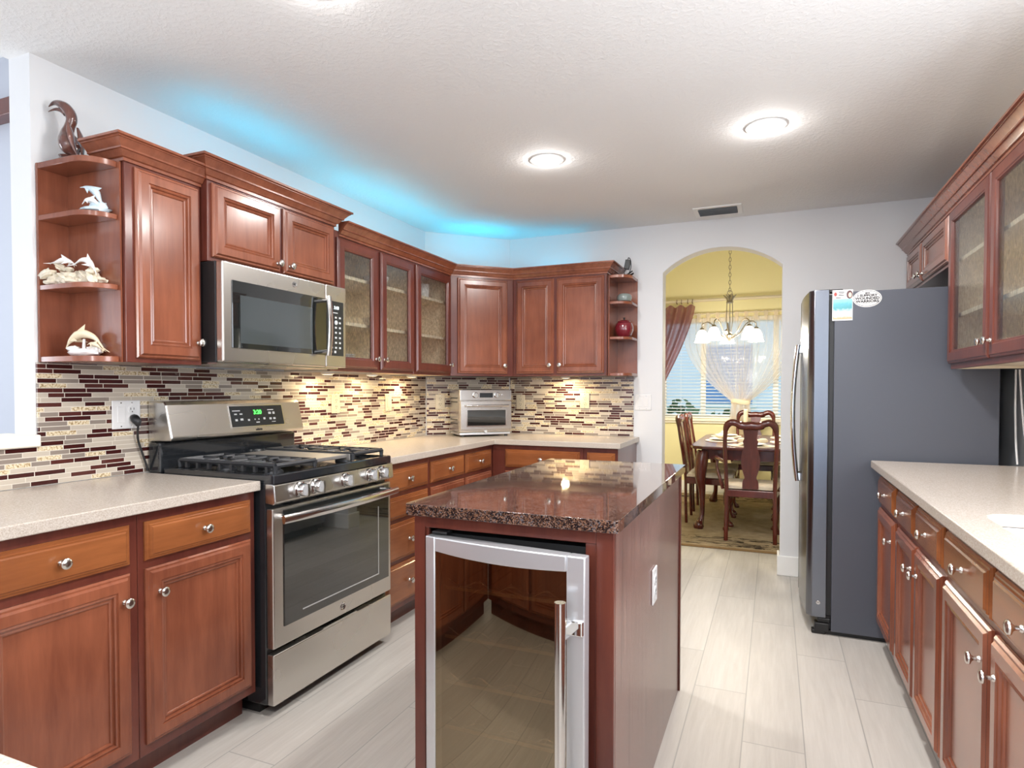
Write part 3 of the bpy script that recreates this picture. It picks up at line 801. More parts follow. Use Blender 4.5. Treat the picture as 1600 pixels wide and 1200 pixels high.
# ------------------------------------------------------------------ toaster oven across the corner
t = thing('toaster_oven', 'small stainless steel toaster oven standing in the counter corner', 'toaster oven', (.478, 4.165, .9145), R(45))
tw, td, th = .205, .262, .348
MB().box(-tw, tw, .004, td, .028, th).build('body', M['steel'], t, smooth=0, bev=.014, seg=3)
MB().box(-tw + .006, tw - .006, .010, td - .01, .012, .0275).build('base', M['steel_silver'], t, smooth=0, bev=.003)
for x in (-.17, .17):
    for y in (.03, td - .04):
        MB().lathe([(.014, 0), (.012, .0118)], (x, y, 0), 12).build('foot', M['black'], t)
cp = MB().box(-tw + .004, tw - .004, -.010, .0035, .268, th - .004).build('control_panel', M['steel_bright'], t, smooth=0, bev=.003)
MB().box(-.052, .050, -.0125, -.0101, .288, .322).build('display', M['panel_grey'], cp, smooth=0)
for x in (-.085, .083):
    MB().lathe([(.021, 0), (.020, .016), (.017, .019)], (x, -.0101, .305), 20, 'y').box(x - .004, x + .004, -.034, -.0292, .289, .321).build('knob', M['chrome'], cp, smooth=40)
MB().lathe([(.008, 0), (.007, .006)], (.130, -.0101, .307), 14, 'y').build('button', M['chrome'], cp)
dr = MB().rings(-tw + .004, tw - .004, .050, .264, [(0, .0035), (0, -.008), (.004, -.012), (.010, -.012)]).build('door', M['steel'], t, smooth=30)
MB().box(-.148, .150, -.0155, -.0122, .082, .196).build('window', M['oven_glass'], dr, smooth=0, bev=.002)
fr = MB().rings(-.156, .158, .074, .204, [(0, -.0122), (0, -.0165), (.008, -.0165), (.008, -.0122)], True); fr.build('window_trim', M['steel_bright'], dr, smooth=0)
hb = MB().tube([(-.165, -.044, .228), (.165, -.044, .228)], .0085, 10)
for x in (-.15, .15): hb.tube([(x, -.012, .228), (x, -.044, .228)], .006, 8)
hb.build('handle', M['steel_bright'], dr, smooth=50)
mb = MB().lathe([(.0125, 0), (.0125, .002), (.011, .003)], (.0, -.0005, .040), 18, 'y'); mb.v = [Vector((v.x, v.y + .004 - .0, v.z)) for v in mb.v]
mb.build('badge', M['white_plastic'], t)
for zc in (.09, .25):
    sl = MB()
    for r_ in range(2):
        for c_ in range(6):
            sl.box(-tw - .0006, -tw + .0004, .05 + c_ * .030, .072 + c_ * .030, zc + r_ * .028, zc + .010 + r_ * .028)
    sl.build('side_vent', M['black'], t, smooth=0)

# ------------------------------------------------------------------ refrigerator (faces -x)
t = thing('refrigerator', 'tall refrigerator with dark slate grey side and stainless steel doors at right', 'refrigerator', (3.05, 4.0, 0))
fy0, fy1 = 3.545 - 4.0, 4.455 - 4.0
X = lambda x: x - 3.05
MB().box(X(2.722), X(3.412), fy0, fy1, .022, 1.755).build('case', M['slate'], t, smooth=0, bev=.004)
MB().box(X(2.700), X(2.7215), fy0 + .014, fy1 - .012, .10, 1.745).build('door_gasket', M['black'], t, smooth=0)
MB().box(X(2.70), X(3.40), fy0 + .02, fy1 - .02, .0, .0215).build('plinth', M['black'], t, smooth=0)
ft = MB().box(X(2.645), X(2.715), fy0 + .004, fy0 + .055, .014, .060).box(X(2.632), X(2.70), fy0 + .008, fy0 + .05, .0, .022).box(X(2.66), X(2.7215), fy0 + .01, fy0 + .05, .06, .085)
ft.build('foot_bracket', M['black'], t, smooth=0, bev=.006)
MB().box(X(2.66), X(2.72), fy0 + .02, fy1 - .02, .03, .095).build('toe_grille', M['black'], t, smooth=0)
hg = MB().box(X(2.665), X(2.76), fy0 + .008, fy0 + .06, 1.756, 1.772).box(X(2.665), X(2.76), fy1 - .06, fy1 - .008, 1.756, 1.772)
hg.build('hinge_cover', M['black'], t, smooth=0, bev=.004)
def fdoor(y0, y1, yh):
    prof = []
    n_ = 14
    for i in range(n_ + 1):
        f = i / n_; y = y0 + (y1 - y0) * f
        g = (y - fy0) / (fy1 - fy0)
        edge = min(f, 1 - f) * (y1 - y0)
        x = 2.612 - .026 * (1 - (2 * g - 1) ** 2) + .020 * max(0, 1 - edge / .022) ** 2
        prof.append((X(x), y))
    prof += [(X(2.699), y1), (X(2.699), y0)]
    d = MB().prism(prof, .088, 1.772).build('door', M['fridge_steel'], t, smooth=50, bev=.003)
    hb = MB(); pts = []
    for i in range(25):
        f = i / 24; z = .735 + .785 * f
        pts.append((X(2.571 - .026 * (1 - (2 * f - 1) ** 2)), yh, z))
    hb.tube(pts, .0135, 10, (.9, 1.15), up=(0, 1, 0))
    for z in (.760, 1.495):
        hb.box(X(2.562), X(2.594), yh - .010, yh + .010, z - .02, z + .02)
    hb.build('handle', M['chrome'], d, smooth=50)
    return d
d1 = fdoor(fy0 + .003, fy0 + .4535, -.045); d2 = fdoor(fy0 + .4565, fy1 - .003, .045)
emblem(d1, stand((X(2.662), fy0 + .0028, .165), (1, 0, 0), (0, 0, 1)), .010)
# magnets on its side
yf = 3.5446
t = thing('postcard', 'small advertising postcard held on the upper front corner of the refrigerator side', 'postcard', (2.757, yf, 1.688))
cd = MB().box(-.0455, .0455, -.0014, 0, -.077, .077).build('card', M['white_plastic'], t, smooth=0)
s_ = N('printed_beach_photo')
sp_ = s_.n('ShaderNodeSeparateXYZ'); s_.l(s_.coord(), sp_.inputs[0])
zz = s_.math('ADD', s_.math('MULTIPLY', sp_.outputs[2], 10.5), s_.math('MULTIPLY', s_.noise(s_.coord(), 60, 4, .7), .35))
s_.set(Base_Color=s_.ramp(s_.math('ADD', zz, .55), [(.06, (.62, .40, .24)), (.16, (.80, .80, .76)), (.36, (.62, .76, .82)), (.55, (.10, .34, .38)), (.80, (.13, .42, .50)), (.95, (.25, .55, .68))]), Roughness=.3)
MB().box(-.043, .043, -.0020, -.0014, -.070, .031).build('photo_print', s_.m, cd, smooth=0)
pr = MB().ell((.031, -.0016, .052), .014, .0006, .021); pr.build('portrait_print', plain('printed_hair', (.10, .045, .05), .4), cd)
MB().ell((.033, -.0020, .050), .008, .0006, .013).build('portrait_face', plain('printed_face', (.72, .50, .42), .4), cd)
MB().ell((-.032, -.0017, .056), .007, .0006, .010).build('logo_print', plain('printed_red', (.35, .06, .05), .4), cd)
kb = MB()
for i, (x, z, w_) in enumerate(((-.018, .066, .026), (-.018, .058, .022), (-.018, .050, .024), (-.030, .038, .022))): kb.box(x, x + w_, -.0019, -.0014, z - .0016, z + .0016)
kb.build('printed_lines', M['ink'], cd, smooth=0)
t = thing('oval_magnet', 'white oval magnet reading I SUPPORT WOUNDED WARRIORS on the refrigerator side', 'magnet', (2.866, yf, 1.716))
def oval(a, b_, y0, y1): 
    m_ = MB(); m_.prism([(a * math.cos(2 * math.pi * i / 40), b_ * math.sin(2 * math.pi * i / 40)) for i in range(40)], y0, y1, 'xz'); return m_
od = oval(.063, .043, -.0012, 0).build('disc', M['white_plastic'], t, smooth=0)
oval(.0588, .0388, -.00165, -.0012).build('border_line', M['ink'], od, smooth=0); oval(.0570, .0370, -.0021, -.00165).build('face', M['white_plastic'], od, smooth=0)
for body, z, sz in (('2012', .0265, .0085), ('I SUPPORT', .0145, .0150), ('WOUNDED', .0002, .0165), ('WARRIORS', -.0145, .0165)):
    text_mesh('lettering', body, sz, M['ink'], od, stand((0, -.0023, z), (1, 0, 0), (0, 0, 1)), .0002, bold=.0007, wide=1.2)
MB().box(-.022, .022, -.0024, -.0021, -.0262, -.0252).build('rule_line', M['ink'], od, smooth=0)

# ------------------------------------------------------------------ island, granite top, wine cooler
ix0, ix1, iy0, iy1 = 1.513, 2.084, 1.500, 2.668
t = thing('kitchen_island', 'cherry kitchen island cabinet with a wine cooler set into its near end', 'kitchen island', ((ix0 + ix1) / 2, 2.08, 0))
X = lambda x: x - (ix0 + ix1) / 2
Y = lambda y: y - 2.08
MB().box(X(ix0), X(ix0 + .018), Y(iy0 + .020), Y(iy1), 0, .9145).build('side_panel', M['cherry_island'], t, smooth=0)
MB().box(X(ix1 - .018), X(ix1), Y(iy0 + .020), Y(iy1), 0, .9145).build('side_panel', M['cherry_island'], t, smooth=0, bev=.001)
MB().box(X(ix0 + .0185), X(ix1 - .0185), Y(iy1 - .018), Y(iy1), 0, .9145).build('back_panel', M['cherry_island'], t, smooth=0)
MB().box(X(ix0 + .0185), X(ix1 - .0185), Y(2.12), Y(2.138), 0, .9145).build('inner_partition', M['black'], t, smooth=0)
MB().box(X(ix0 + .0185), X(ix1 - .0185), Y(iy0 + .022), Y(2.1195), .895, .9145).build('top_rail', M['cherry_frame'], t, smooth=0)
fr = MB()
fr.box(X(ix0), X(ix0 + .034), Y(iy0), Y(iy0 + .0195), 0, .9145).box(X(ix1 - .046), X(ix1), Y(iy0), Y(iy0 + .0195), 0, .9145).box(X(ix0 + .034), X(ix1 - .046), Y(iy0), Y(iy0 + .0195), .878, .9145)
fr.box(X(ix0 + .034), X(ix0 + .044), Y(iy0 + .006), Y(iy0 + .0195), 0, .878).box(X(ix1 - .074), X(ix1 - .046), Y(iy0 + .004), Y(iy0 + .0195), 0, .878)
fr.build('face_frame', M['cherry_frame'], t, smooth=0, bev=.002)
MB().box(X(ix1 + .0002), X(ix1 + .006), Y(iy1 - .022), Y(iy1 + .001), 0, .9145).build('corner_trim', M['cherry_frame'], t, smooth=0, bev=.002)
o = slab('granite_top', None, M['granite'], rrect(1.500, 2.102, 1.468, 2.697, .012, 4), .9155, .9465, .008, loc=(1.80, 2.08, 0))
tag(o, 'glossy dark brown granite slab on top of the kitchen island', 'countertop')

t = thing('wine_cooler', 'silver framed wine cooler with smoked glass door slightly ajar, inside the island', 'wine cooler', (1.563, 1.500, 0))
wc = .449
mb = MB().box(0, .02, .025, .56, .025, .862).box(wc - .02, wc, .025, .56, .025, .862).box(.02, wc - .02, .54, .56, .025, .862).box(.02, wc - .02, .025, .54, .842, .862).box(.02, wc - .02, .025, .54, .025, .060)
mb.build('cabinet_shell', M['black'], t, smooth=0)
for x in (.03, wc - .03): MB().lathe([(.014, 0), (.014, .0248)], (x, .08, 0), 10).build('foot', M['black'], t)
for z in (.17, .30, .43, .56, .70):
    mb = MB()
    for y in (.07, .49): mb.tube([(.021, y, z), (wc - .021, y, z)], .003, 6)
    for k in range(9):
        x = .045 + k * (wc - .09) / 8
        mb.tube([(x, .07, z), (x, .49, z)], .0018, 5)
    mb.tube([(.021 + (wc - .042) * i / 48, .055, z + .014 + .010 * math.cos(2 * math.pi * i / 12)) for i in range(49)], .0028, 6)
    rk = mb.build('wire_rack', M['chrome'], t, smooth=50)
    MB().box(.021, wc - .021, .046, .050, z - .004, z + .004).build('front_trim', M['rack_trim'], rk, smooth=0)
mb = MB().box(.015, .060, -.014, .022, .866, .873); mb.build('hinge', M['black'], t, smooth=0, bev=.002)
# door swings about its left edge; bowed front
DM = Matrix.Translation((.004, .004, 0)) @ Matrix.Rotation(R(-6.0), 4, 'Z')
dw_ = .470; zb, ztp = .035, .862
def bow(x): return -.030 - .016 * (1 - (2 * x / dw_ - 1) ** 2)
mb = MB(); mb.M = DM
nx = 20; rail = .045; st = .034
def zi(x): return ztp - .036 - .010 * (1 - (2 * x / dw_ - 1) ** 2)
def strip(mb, xa, xb, za, zb_, n_):
    L = []
    for i in range(n_ + 1):
        x = xa + (xb - xa) * i / n_
        a_z = za(x) if callable(za) else za; b_z = zb_(x) if callable(zb_) else zb_
        L.append([(x, 0, a_z), (x, bow(x), a_z), (x, bow(x), b_z), (x, 0, b_z)])
    mb.loops(L)
strip(mb, 0, st, zb, ztp, 3); strip(mb, dw_ - st - .012, dw_, zb, ztp, 4); strip(mb, st, dw_ - st - .012, zi, ztp, nx); strip(mb, st, dw_ - st - .012, zb, zb + rail, nx)
d = mb.build('door', M['steel_silver'], t, smooth=30, bev=.003)
mb = MB(); mb.M = DM
L = []
for i in range(nx + 1):
    x = st - .001 + (dw_ - 2 * st - .010) * i / nx
    L.append([(x, bow(x) + .006, zb + rail - .004), (x, bow(x) + .003, zb + rail - .004), (x, bow(x) + .003, zi(x) + .004), (x, bow(x) + .006, zi(x) + .004)])
mb.loops(L); g = mb.build('glass_panel', M['smoked_glass'], d, smooth=30)
mb = MB(); mb.M = DM
xh = dw_ - .038
mb.tube([(xh, -.088, .06), (xh, -.088, .766)], .0135, 14)
hb = mb.build('handle', M['steel_bright'], d, smooth=40)
for z in (.15, .690):
    mb = MB(); mb.M = DM
    mb.box(xh - .013, xh + .036, -.040, -.028, z - .018, z + .018).box(xh - .010, xh + .010, -.082, -.034, z - .016, z + .016).build('handle_bracket', M['chrome'], hb, smooth=0, bev=.003)

# ------------------------------------------------------------------ wall plates (local: plate in xz, facing -y)
def plate(label, loc, rz, kinds, mat, cat='outlet', name='outlet_plate', group='wall outlets and switches', h=.115):
    w = .074 + .046 * (len(kinds) - 1)
    t = thing(name, label, cat, loc, rz, group)
    p = MB().box(-w / 2, w / 2, -.006, -.0005, -h / 2, h / 2).build('cover_plate', mat, t, smooth=0, bev=.003)
    for i, k in enumerate(kinds):
        x = (i - (len(kinds) - 1) / 2) * .046
        if k == 'switch':
            MB().box(x - .0165, x + .0165, -.0085, -.0058, -.033, .033).build('rocker', mat, p, smooth=0, bev=.002)
        else:
            for z in (-.0195, .0195):
                f = MB().lathe([(.0170, 0), (.0165, .0022)], (x, -.0058, z), 20, 'y').build('receptacle', mat, p)
                MB().box(x - .0080, x - .0055, -.0086, -.0080, z - .001, z + .008).box(x + .0055, x + .0080, -.0086, -.0080, z - .001, z + .008).box(x - .002, x + .002, -.0086, -.0080, z - .011, z - .006).build('slots', M['slot'], f, smooth=0)
        for z in (-h / 2 + .010, h / 2 - .010):
            MB().lathe([(.003, 0), (.003, .0006)], (x, -.0058, z), 8, 'y').build('screw', M['nickel'], p)
    return t
plate('white double plate with rocker switch and outlet, left of the gas range', (.0090, 1.722, 1.160), L90, ('switch', 'outlet'), M['white_plastic'])
plate('ivory outlet on the mosaic nearest the right edge of the gas range', (.0090, 3.035, 1.176), L90, ('outlet',), M['cream_plastic'])
plate('ivory rocker plate on the mosaic midway between the range and the corner', (.0090, 3.590, 1.172), L90, ('switch',), M['cream_plastic'])
plate('ivory outlet on the corner mosaic left of the toaster oven', (.086, 4.1735, 1.168), R(45), ('outlet',), M['cream_plastic'])
plate('ivory outlet on the mosaic partly behind the right side of the toaster oven', (.588, 4.581, 1.163), 0, ('outlet',), M['cream_plastic'])
plate('ivory outlet on the mosaic under the back wall cabinets', (1.115, 4.581, 1.176), 0, ('outlet',), M['cream_plastic'])
plate('white double rocker switch on the white wall beside the arch', (1.556, 4.5895, 1.168), 0, ('switch', 'switch'), M['white_plastic'], 'light switch', 'light_switch')
plate('white outlet on the long cherry side of the kitchen island', (ix1 + .0003, 2.048, .622), R(90), ('outlet',), M['white_plastic'])
# plug and black cord running down behind the range
t = thing('power_cable', 'black power cord plugged in left of the range, dropping to the counter', 'cord', (.018, 1.745, 1.14))
P0 = Vector((.018, 1.745, 1.14))
mb = MB(); spine(mb, [(0, 0, .008, .012), (.012, 0, .004, .017), (.026, .001, -.010, .016), (.030, .003, -.028, .008)], 12, k=4)
mb.build('plug', M['black'], t)
cp_ = [(.047, 1.748, 1.115), (.034, 1.757, 1.075), (.028, 1.775, 1.040), (.026, 1.802, .985), (.026, 1.830, .945), (.03, 1.8115, .925)]
cp_ = [(.047, 1.748, 1.115), (.034, 1.754, 1.078), (.026, 1.764, 1.045), (.024, 1.782, .995), (.022, 1.800, .945), (.021, 1.806, .9215)]
mb = MB(); spine(mb, [(*(Vector(p) - P0), .0045) for p in cp_], 8); mb.build('cable', M['black'], t)
# white cables hanging behind the refrigerator on the right wall
for i, (pts, lab) in enumerate((([(3.46, 3.512, 1.355), (3.464, 3.525, 1.18), (3.470, 3.530, 1.02), (3.474, 3.52, .9195)], 'white cable hanging straight down beside the refrigerator back'),
                                ([(3.47, 3.500, 1.355), (3.478, 3.498, 1.22), (3.490, 3.492, 1.06), (3.510, 3.480, .9195)], 'white cable slanting away from the refrigerator toward the wall'))):
    mb = MB(); b0 = Vector(pts[-1]); spine(mb, [(*(Vector(p) - b0), .0042) for p in pts], 8)
    tag(mb.build('wall_cable', M['white_plastic'], loc=b0), lab, 'cable')

# ------------------------------------------------------------------ lamps
def can_light(label, x, y, power):
    t = thing('recessed_light', label, 'ceiling light', (x, y, ZC), 0, 'recessed ceiling lights')
    MB().lathe([(.068, -.0005), (.088, -.0005), (.087, -.005), (.071, -.008), (.068, -.0005)], n=36).build('trim_ring', M['trim'], t)
    l = MB().lathe([(.0675, -.0008), (.0675, -.007), (.045, -.0095), (.001, -.010)], n=36).build('lens', M['lamp'], t)
    d = bpy.data.lights.new('recessed_lamp', 'AREA'); d.shape = 'DISK'; d.size = .14; d.energy = power; d.color = (1.0, .97, .94)
    g = bpy.data.lights.new('lens_glow', 'POINT'); g.energy = power * .13; g.color = d.color; g.shadow_soft_size = .02
    go = bpy.data.objects.new('lens_glow', g); COL.objects.link(go); go.parent = t; go.location = (0, 0, -.034)
    o = bpy.data.objects.new('recessed_lamp', d); COL.objects.link(o); o.parent = t; o.location = (0, 0, -.014)
CP = 14
can_light('lit recessed ceiling light over the island, toward the corner cabinets', 1.343, 3.074, CP)
can_light('lit recessed ceiling light between the ceiling vent and the refrigerator', 2.398, 3.066, 19)
can_light('lit recessed ceiling light at the top edge of the photo above the range side', 1.200, 1.470, 9)
can_light('lit recessed ceiling light above the camera by the sink', 2.40, 1.47, CP)
can_light('lit recessed ceiling light behind the camera on the peninsula side', 1.20, -.30, 6)
can_light('lit recessed ceiling light behind the camera on the sink side', 2.40, -.30, CP)
t = thing('fill_pendant', 'white glass globe pendant lamp added behind the camera as unseen fill light', 'pendant lamp', (1.9, -1.25, 1.95))  # unseen lamp added to brighten the far wall and ceiling
MB().ell((0, 0, 0), .15, .15, .15, 24, 14).build('globe', emit('fill_globe_glow', (1.0, .97, .92), 5.0), t, smooth=80)
MB().cyl((0, 0, .155), (0, 0, .49), .006, n=8).lathe([(.055, .480), (.060, .5055)], n=20).build('stem', M['nickel'], t)
pd = bpy.data.lights.new('globe_fill', 'POINT'); pd.energy = 44; pd.color = (1.0, .97, .93); pd.shadow_soft_size = .16
po = bpy.data.objects.new('globe_fill', pd); COL.objects.link(po); po.parent = t; t.children[0].visible_shadow = True
po.location = (0, 0, -.34)
def light_bar(name, label, cat, loc, rz, ln, mat, power, color, down, group):
    t = thing(name, label, cat, loc, rz, group)
    MB().box(-ln / 2, ln / 2, -.016, .016, .004, .018).build('housing', M['white_plastic'], t, smooth=0, bev=.002) if down else MB().box(-ln / 2, ln / 2, -.008, .008, 0, .004).build('backing', M['white_plastic'], t, smooth=0)
    z0, z1 = ((.0, .0039) if down else (.0041, .008))
    MB().box(-ln / 2 + .006, ln / 2 - .006, -.010, .010, z0, z1).build('diffuser', mat, t, smooth=0)
    d = bpy.data.lights.new('bar_lamp', 'AREA'); d.shape = 'RECTANGLE'; d.size = ln; d.size_y = .02; d.energy = power; d.color = color; d.spread = R(180 if down else 115)
    o = bpy.data.objects.new('bar_lamp', d); COL.objects.link(o); o.parent = t
    o.location = (0, 0, -.004 if down else .014); o.rotation_euler = (0 if down else R(180), 0, 0)
WARM = (1.0, .78, .44)
UC = 'under cabinet lights'
def puck(label, x, y, power):
    t = thing('under_cabinet_light', label, 'cabinet light', (x, y, 1.3595), 0, UC)
    MB().lathe([(.034, -.001), (.036, -.012), (.030, -.014)], n=24).build('housing', M['white_plastic'], t)
    MB().lathe([(.029, -.0142), (.020, -.0155), (.001, -.016)], n=24).build('diffuser', M['strip_warm'], t)
    d = bpy.data.lights.new('puck_lamp', 'AREA'); d.shape = 'DISK'; d.size = .055; d.energy = power; d.color = WARM
    o = bpy.data.objects.new('puck_lamp', d); COL.objects.link(o); o.parent = t; o.location = (0, 0, -.018)
puck('warm puck light beneath the glass cabinet, first right of the microwave', .13, 2.82, 1.9)
puck('warm puck light beneath the glass cabinet, second right of the microwave', .13, 3.24, 1.9)
puck('warm puck light beneath the single-door glass cabinet near the corner', .13, 3.70, 1.9)
puck('warm puck light beneath the back wall cabinets', 1.00, 4.46, 2.6)
CYAN = (.0, .52, .80)
LS = 'cyan light strips on the cabinet tops'
light_bar('light_strip', 'cyan light strip on top of the cabinet above the microwave', 'light strip', (.24, 2.20, 2.1365), R(90), .74, M['strip_cyan'], 0.55, CYAN, False, LS)
light_bar('light_strip', 'cyan light strip on top of the glass-front cabinets', 'light strip', (.22, 3.30, 2.1015), R(90), 1.15, M['strip_cyan'], 0.9, CYAN, False, LS)
light_bar('light_strip', 'cyan light strip on top of the corner wall cabinet', 'light strip', (.40, 4.20, 2.1015), R(45), .50, M['strip_cyan'], 1.0, CYAN, False, LS)
light_bar('light_strip', 'cyan light strip on top of the back wall cabinets', 'light strip', (.90, 4.50, 2.1015), 0, .42, M['strip_cyan'], .25, CYAN, False, LS)

# ceiling register
t = thing('ceiling_vent', 'white rectangular air vent in the ceiling in front of the arch', 'vent', (2.088, 4.370, ZC))
fr = MB().box(-.152, .152, -.112, -.078, -.008, -.0005).box(-.152, .152, .078, .112, -.008, -.0005).box(-.152, -.122, -.078, .078, -.008, -.0005).box(.122, .152, -.078, .078, -.008, -.0005)
fr.build('frame', M['trim'], t, smooth=0, bev=.002)
MB().box(-.122, .122, -.078, .078, -.0015, -.0005).build('duct_shade', plain('vent_shadow_grey', (.10, .105, .11), .7), t, smooth=0)  # flat dark sheet painted as the shade behind the louvers
for k in range(7):
    y = -.066 + k * .022; m_ = MB(); m_.M = Matrix.Translation((0, y, -.009)) @ Matrix.Rotation(R(38), 4, 'X')
    m_.box(-.121, .121, -.010, .010, -.0007, .0007).build('louver', plain('vent_louver', (.30, .32, .34), .5) if k == 0 else bpy.data.materials['vent_louver'], t, smooth=0)

# ------------------------------------------------------------------ figurines and pottery
def fin(mb, a, b_, c, th=.0012):
    a, b_, c = Vector(a), Vector(b_), Vector(c); n_ = (b_ - a).cross(c - a).normalized() * th
    mb.add([a + n_, b_ + n_, c + n_ * .3, a - n_, b_ - n_, c - n_ * .3], [(0, 1, 2), (5, 4, 3), (0, 3, 4, 1), (1, 4, 5, 2), (2, 5, 3, 0)])
def dolphin(mb, pts, s):
    """one leaping dolphin along five (x, z) points from beak to tail root, in the xz plane"""
    rad = [.10, .20, .62, 1.0, 1.0, .70, .30, .16]
    c = crom([(x, y, z) for x, y, z in pts], 7); n_ = len(c) - 1
    rr = []
    for i in range(n_ + 1):
        f = i / n_ * (len(rad) - 1); k = min(int(f), len(rad) - 2); rr.append(s * (rad[k] + (rad[k + 1] - rad[k]) * (f - k)))
    mb.tube(c, rr, 10, (.8, 1.0), up=(0, 1, .01))
    def at(f): return Vector(c[int(f * n_)])
    def tg(f): i = int(f * n_); return (Vector(c[min(i + 1, n_)]) - Vector(c[max(i - 1, 0)])).normalized()
    up = Vector((-tg(.5).z, 0, tg(.5).x)); up = up if up.z > 0 else -up
    fin(mb, at(.42) + up * s * .8, at(.60) + up * s * .8, at(.62) + up * s * 2.0)
    side = Vector((0, -1, 0))
    for sg in (1, -1):
        fin(mb, at(.30) - up * s * .4 + side * sg * s * .6, at(.42) - up * s * .4 + side * sg * s * .6, at(.50) - up * s * 1.5 + side * sg * s * 1.4)
        fin(mb, at(.97), at(1.0) + tg(1.0) * s * .4, at(1.0) + tg(1.0) * s * 1.3 + side * sg * s * 1.3)
def rock(mb, c, rx, ry, rz, seed, n=14, m=9, wob=.22): return mb.ell(c, rx, ry, rz, n, m, wob, seed)
RT = R(20)
cream = plain('cream_resin', (.74, .64, .46), .45, var=.2, scale=40)
ivory = plain('ivory_coral_resin', (.70, .63, .50), .6, var=.35, scale=70)
blue = plain('pale_blue_resin', (.55, .66, .72), .3, var=.18, scale=30)
white_r = plain('white_resin', (.80, .78, .76), .35)
t = thing('dolphin_figurine', 'pale blue dolphin figurine on a wave, on the upper board of the corner shelf', 'figurine', (.212, 1.462, 1.8845), RT, 'dolphin figurines')
mb = MB(); rock(mb, (.012, 0, .010), .052, .030, .012, 3); rock(mb, (.030, 0, .022), .030, .020, .018, 4); mb.ell((-.045, .0, .006), .022, .02, .006, 12, 7, .25, 8)
mb.build('wave_base', blue, t, smooth=60)
mb = MB(); dolphin(mb, [(-.040, 0, .092), (-.018, 0, .092), (.014, 0, .080), (.030, 0, .050), (.046, 0, .022)], .0135); mb.build('dolphin', blue, t, smooth=60)
mb = MB(); dolphin(mb, [(-.026, -.010, .030), (-.012, -.010, .044), (.010, -.010, .044), (.026, -.010, .034), (.045, -.010, .020)], .0110); mb.build('dolphin', white_r, t, smooth=60)
t = thing('dolphin_figurine', 'white dolphins over ivory coral rock, on the middle board of the corner shelf', 'figurine', (.128, 1.456, 1.6355), R(14), 'dolphin figurines')
mb = MB()
for i in range(34):
    rnd = random.Random(i + 40); x = -.100 + .195 * i / 33
    h_ = .028 + .016 * math.sin(i * 1.1 + 1) + (.018 if i < 12 else .004)
    z_ = rnd.uniform(.012, max(h_ * 1.25, .016)); q = rnd.uniform(.011, .021)
    m_ = MB(); m_.M = Matrix.Translation((x, rnd.uniform(-.016, .016), z_)) @ Matrix.Rotation(rnd.uniform(-.9, .9), 4, 'Y'); m_.ell((0, 0, 0), q * 1.5, q, q * .75, 10, 7, .32, i)
    mb.add(m_.v, m_.f)
for i in range(9):
    rnd = random.Random(i + 140); rock(mb, (-.092 + .022 * i, rnd.uniform(-.01, .01), .012), .016, .018, .013, i + 50, 9, 7, .3)
mb.v = [Vector((v.x, v.y, max(v.z, .0))) for v in mb.v]
mb.build('coral_base', ivory, t, smooth=30)
mb = MB(); dolphin(mb, [(.014, -.008, .068), (-.008, -.008, .082), (-.036, -.008, .090), (-.066, -.008, .084), (-.092, -.008, .080)], .0115); mb.build('dolphin', white_r, t, smooth=60)
mb = MB(); dolphin(mb, [(.098, -.012, .034), (.084, -.012, .062), (.062, -.012, .084), (.036, -.012, .086), (.008, -.012, .072)], .0125); mb.build('dolphin', white_r, t, smooth=60)
t = thing('dolphin_figurine', 'cream dolphin arching over a shell, on the bottom board of the corner shelf', 'figurine', (.166, 1.462, 1.3805), RT, 'dolphin figurines')
mb = MB(); rock(mb, (0, 0, .014), .062, .030, .015, 12, 16, 8, .12); rock(mb, (.036, 0, .026), .026, .02, .012, 14); rock(mb, (-.042, 0, .026), .020, .02, .012, 15)
mb.tube([(-.004, 0, .020), (-.002, 0, .062)], [.006, .0045], 8); mb.build('shell_base', white_r, t, smooth=50)
mb = MB(); dolphin(mb, [(-.070, 0, .028), (-.052, 0, .056), (-.012, 0, .080), (.034, 0, .068), (.068, 0, .030)], .0185); mb.build('dolphin', cream, t, smooth=60)
mb = MB(); dolphin(mb, [(.018, -.012, .040), (.030, -.012, .046), (.046, -.012, .042), (.060, -.012, .034), (.072, -.012, .024)], .0085); mb.build('dolphin', cream, t, smooth=60)

# carved wooden bird on top of the shelf
t = thing('bird_carving', 'dark polished wooden bird with a long open beak, on top of the corner shelf', 'carving', (.094, 1.458, 2.0715), R(23))
mb = MB(); mb.lathe([(.038, 0), (.036, .006), (.024, .016), (.020, .024), (.024, .030)], (-.006, 0, 0), 14); mb.build('perch', M['bird_wood'], t)
mb = MB(); spine(mb, [(.036, 0, .014, .003), (.028, 0, .034, .014), (.014, 0, .056, .036), (.004, 0, .084, .037), (.000, 0, .110, .024), (.008, 0, .134, .0185), (.016, 0, .158, .0195), (.010, 0, .182, .021), (-.008, 0, .204, .021), (-.030, 0, .217, .014), (-.048, 0, .218, .008), (-.066, 0, .206, .0015)], 14, (.85, 1.0), 6, up=(0, 1, .01))
b_ = mb.build('bird', M['bird_wood'], t, smooth=60)
mb = MB(); spine(mb, [(-.004, 0, .182, .013), (-.024, 0, .194, .0085), (-.046, 0, .196, .005), (-.068, 0, .188, .0012)], 10, (.9, .8), 5, up=(0, 1, .01)); mb.build('lower_beak', M['bird_wood'], b_, smooth=60)
mb = MB(); spine(mb, [(.020, -.024, .140, .006), (.030, -.028, .100, .017), (.036, -.022, .060, .012), (.046, -.012, .020, .002)], 10, (.45, 1.0), 5, up=(0, 1, .01))
spine(mb, [(.020, .024, .140, .006), (.030, .028, .100, .017), (.036, .022, .060, .012), (.046, .012, .020, .002)], 10, (.45, 1.0), 5, up=(0, 1, .01)); mb.build('wings', M['bird_wood'], b_, smooth=60)

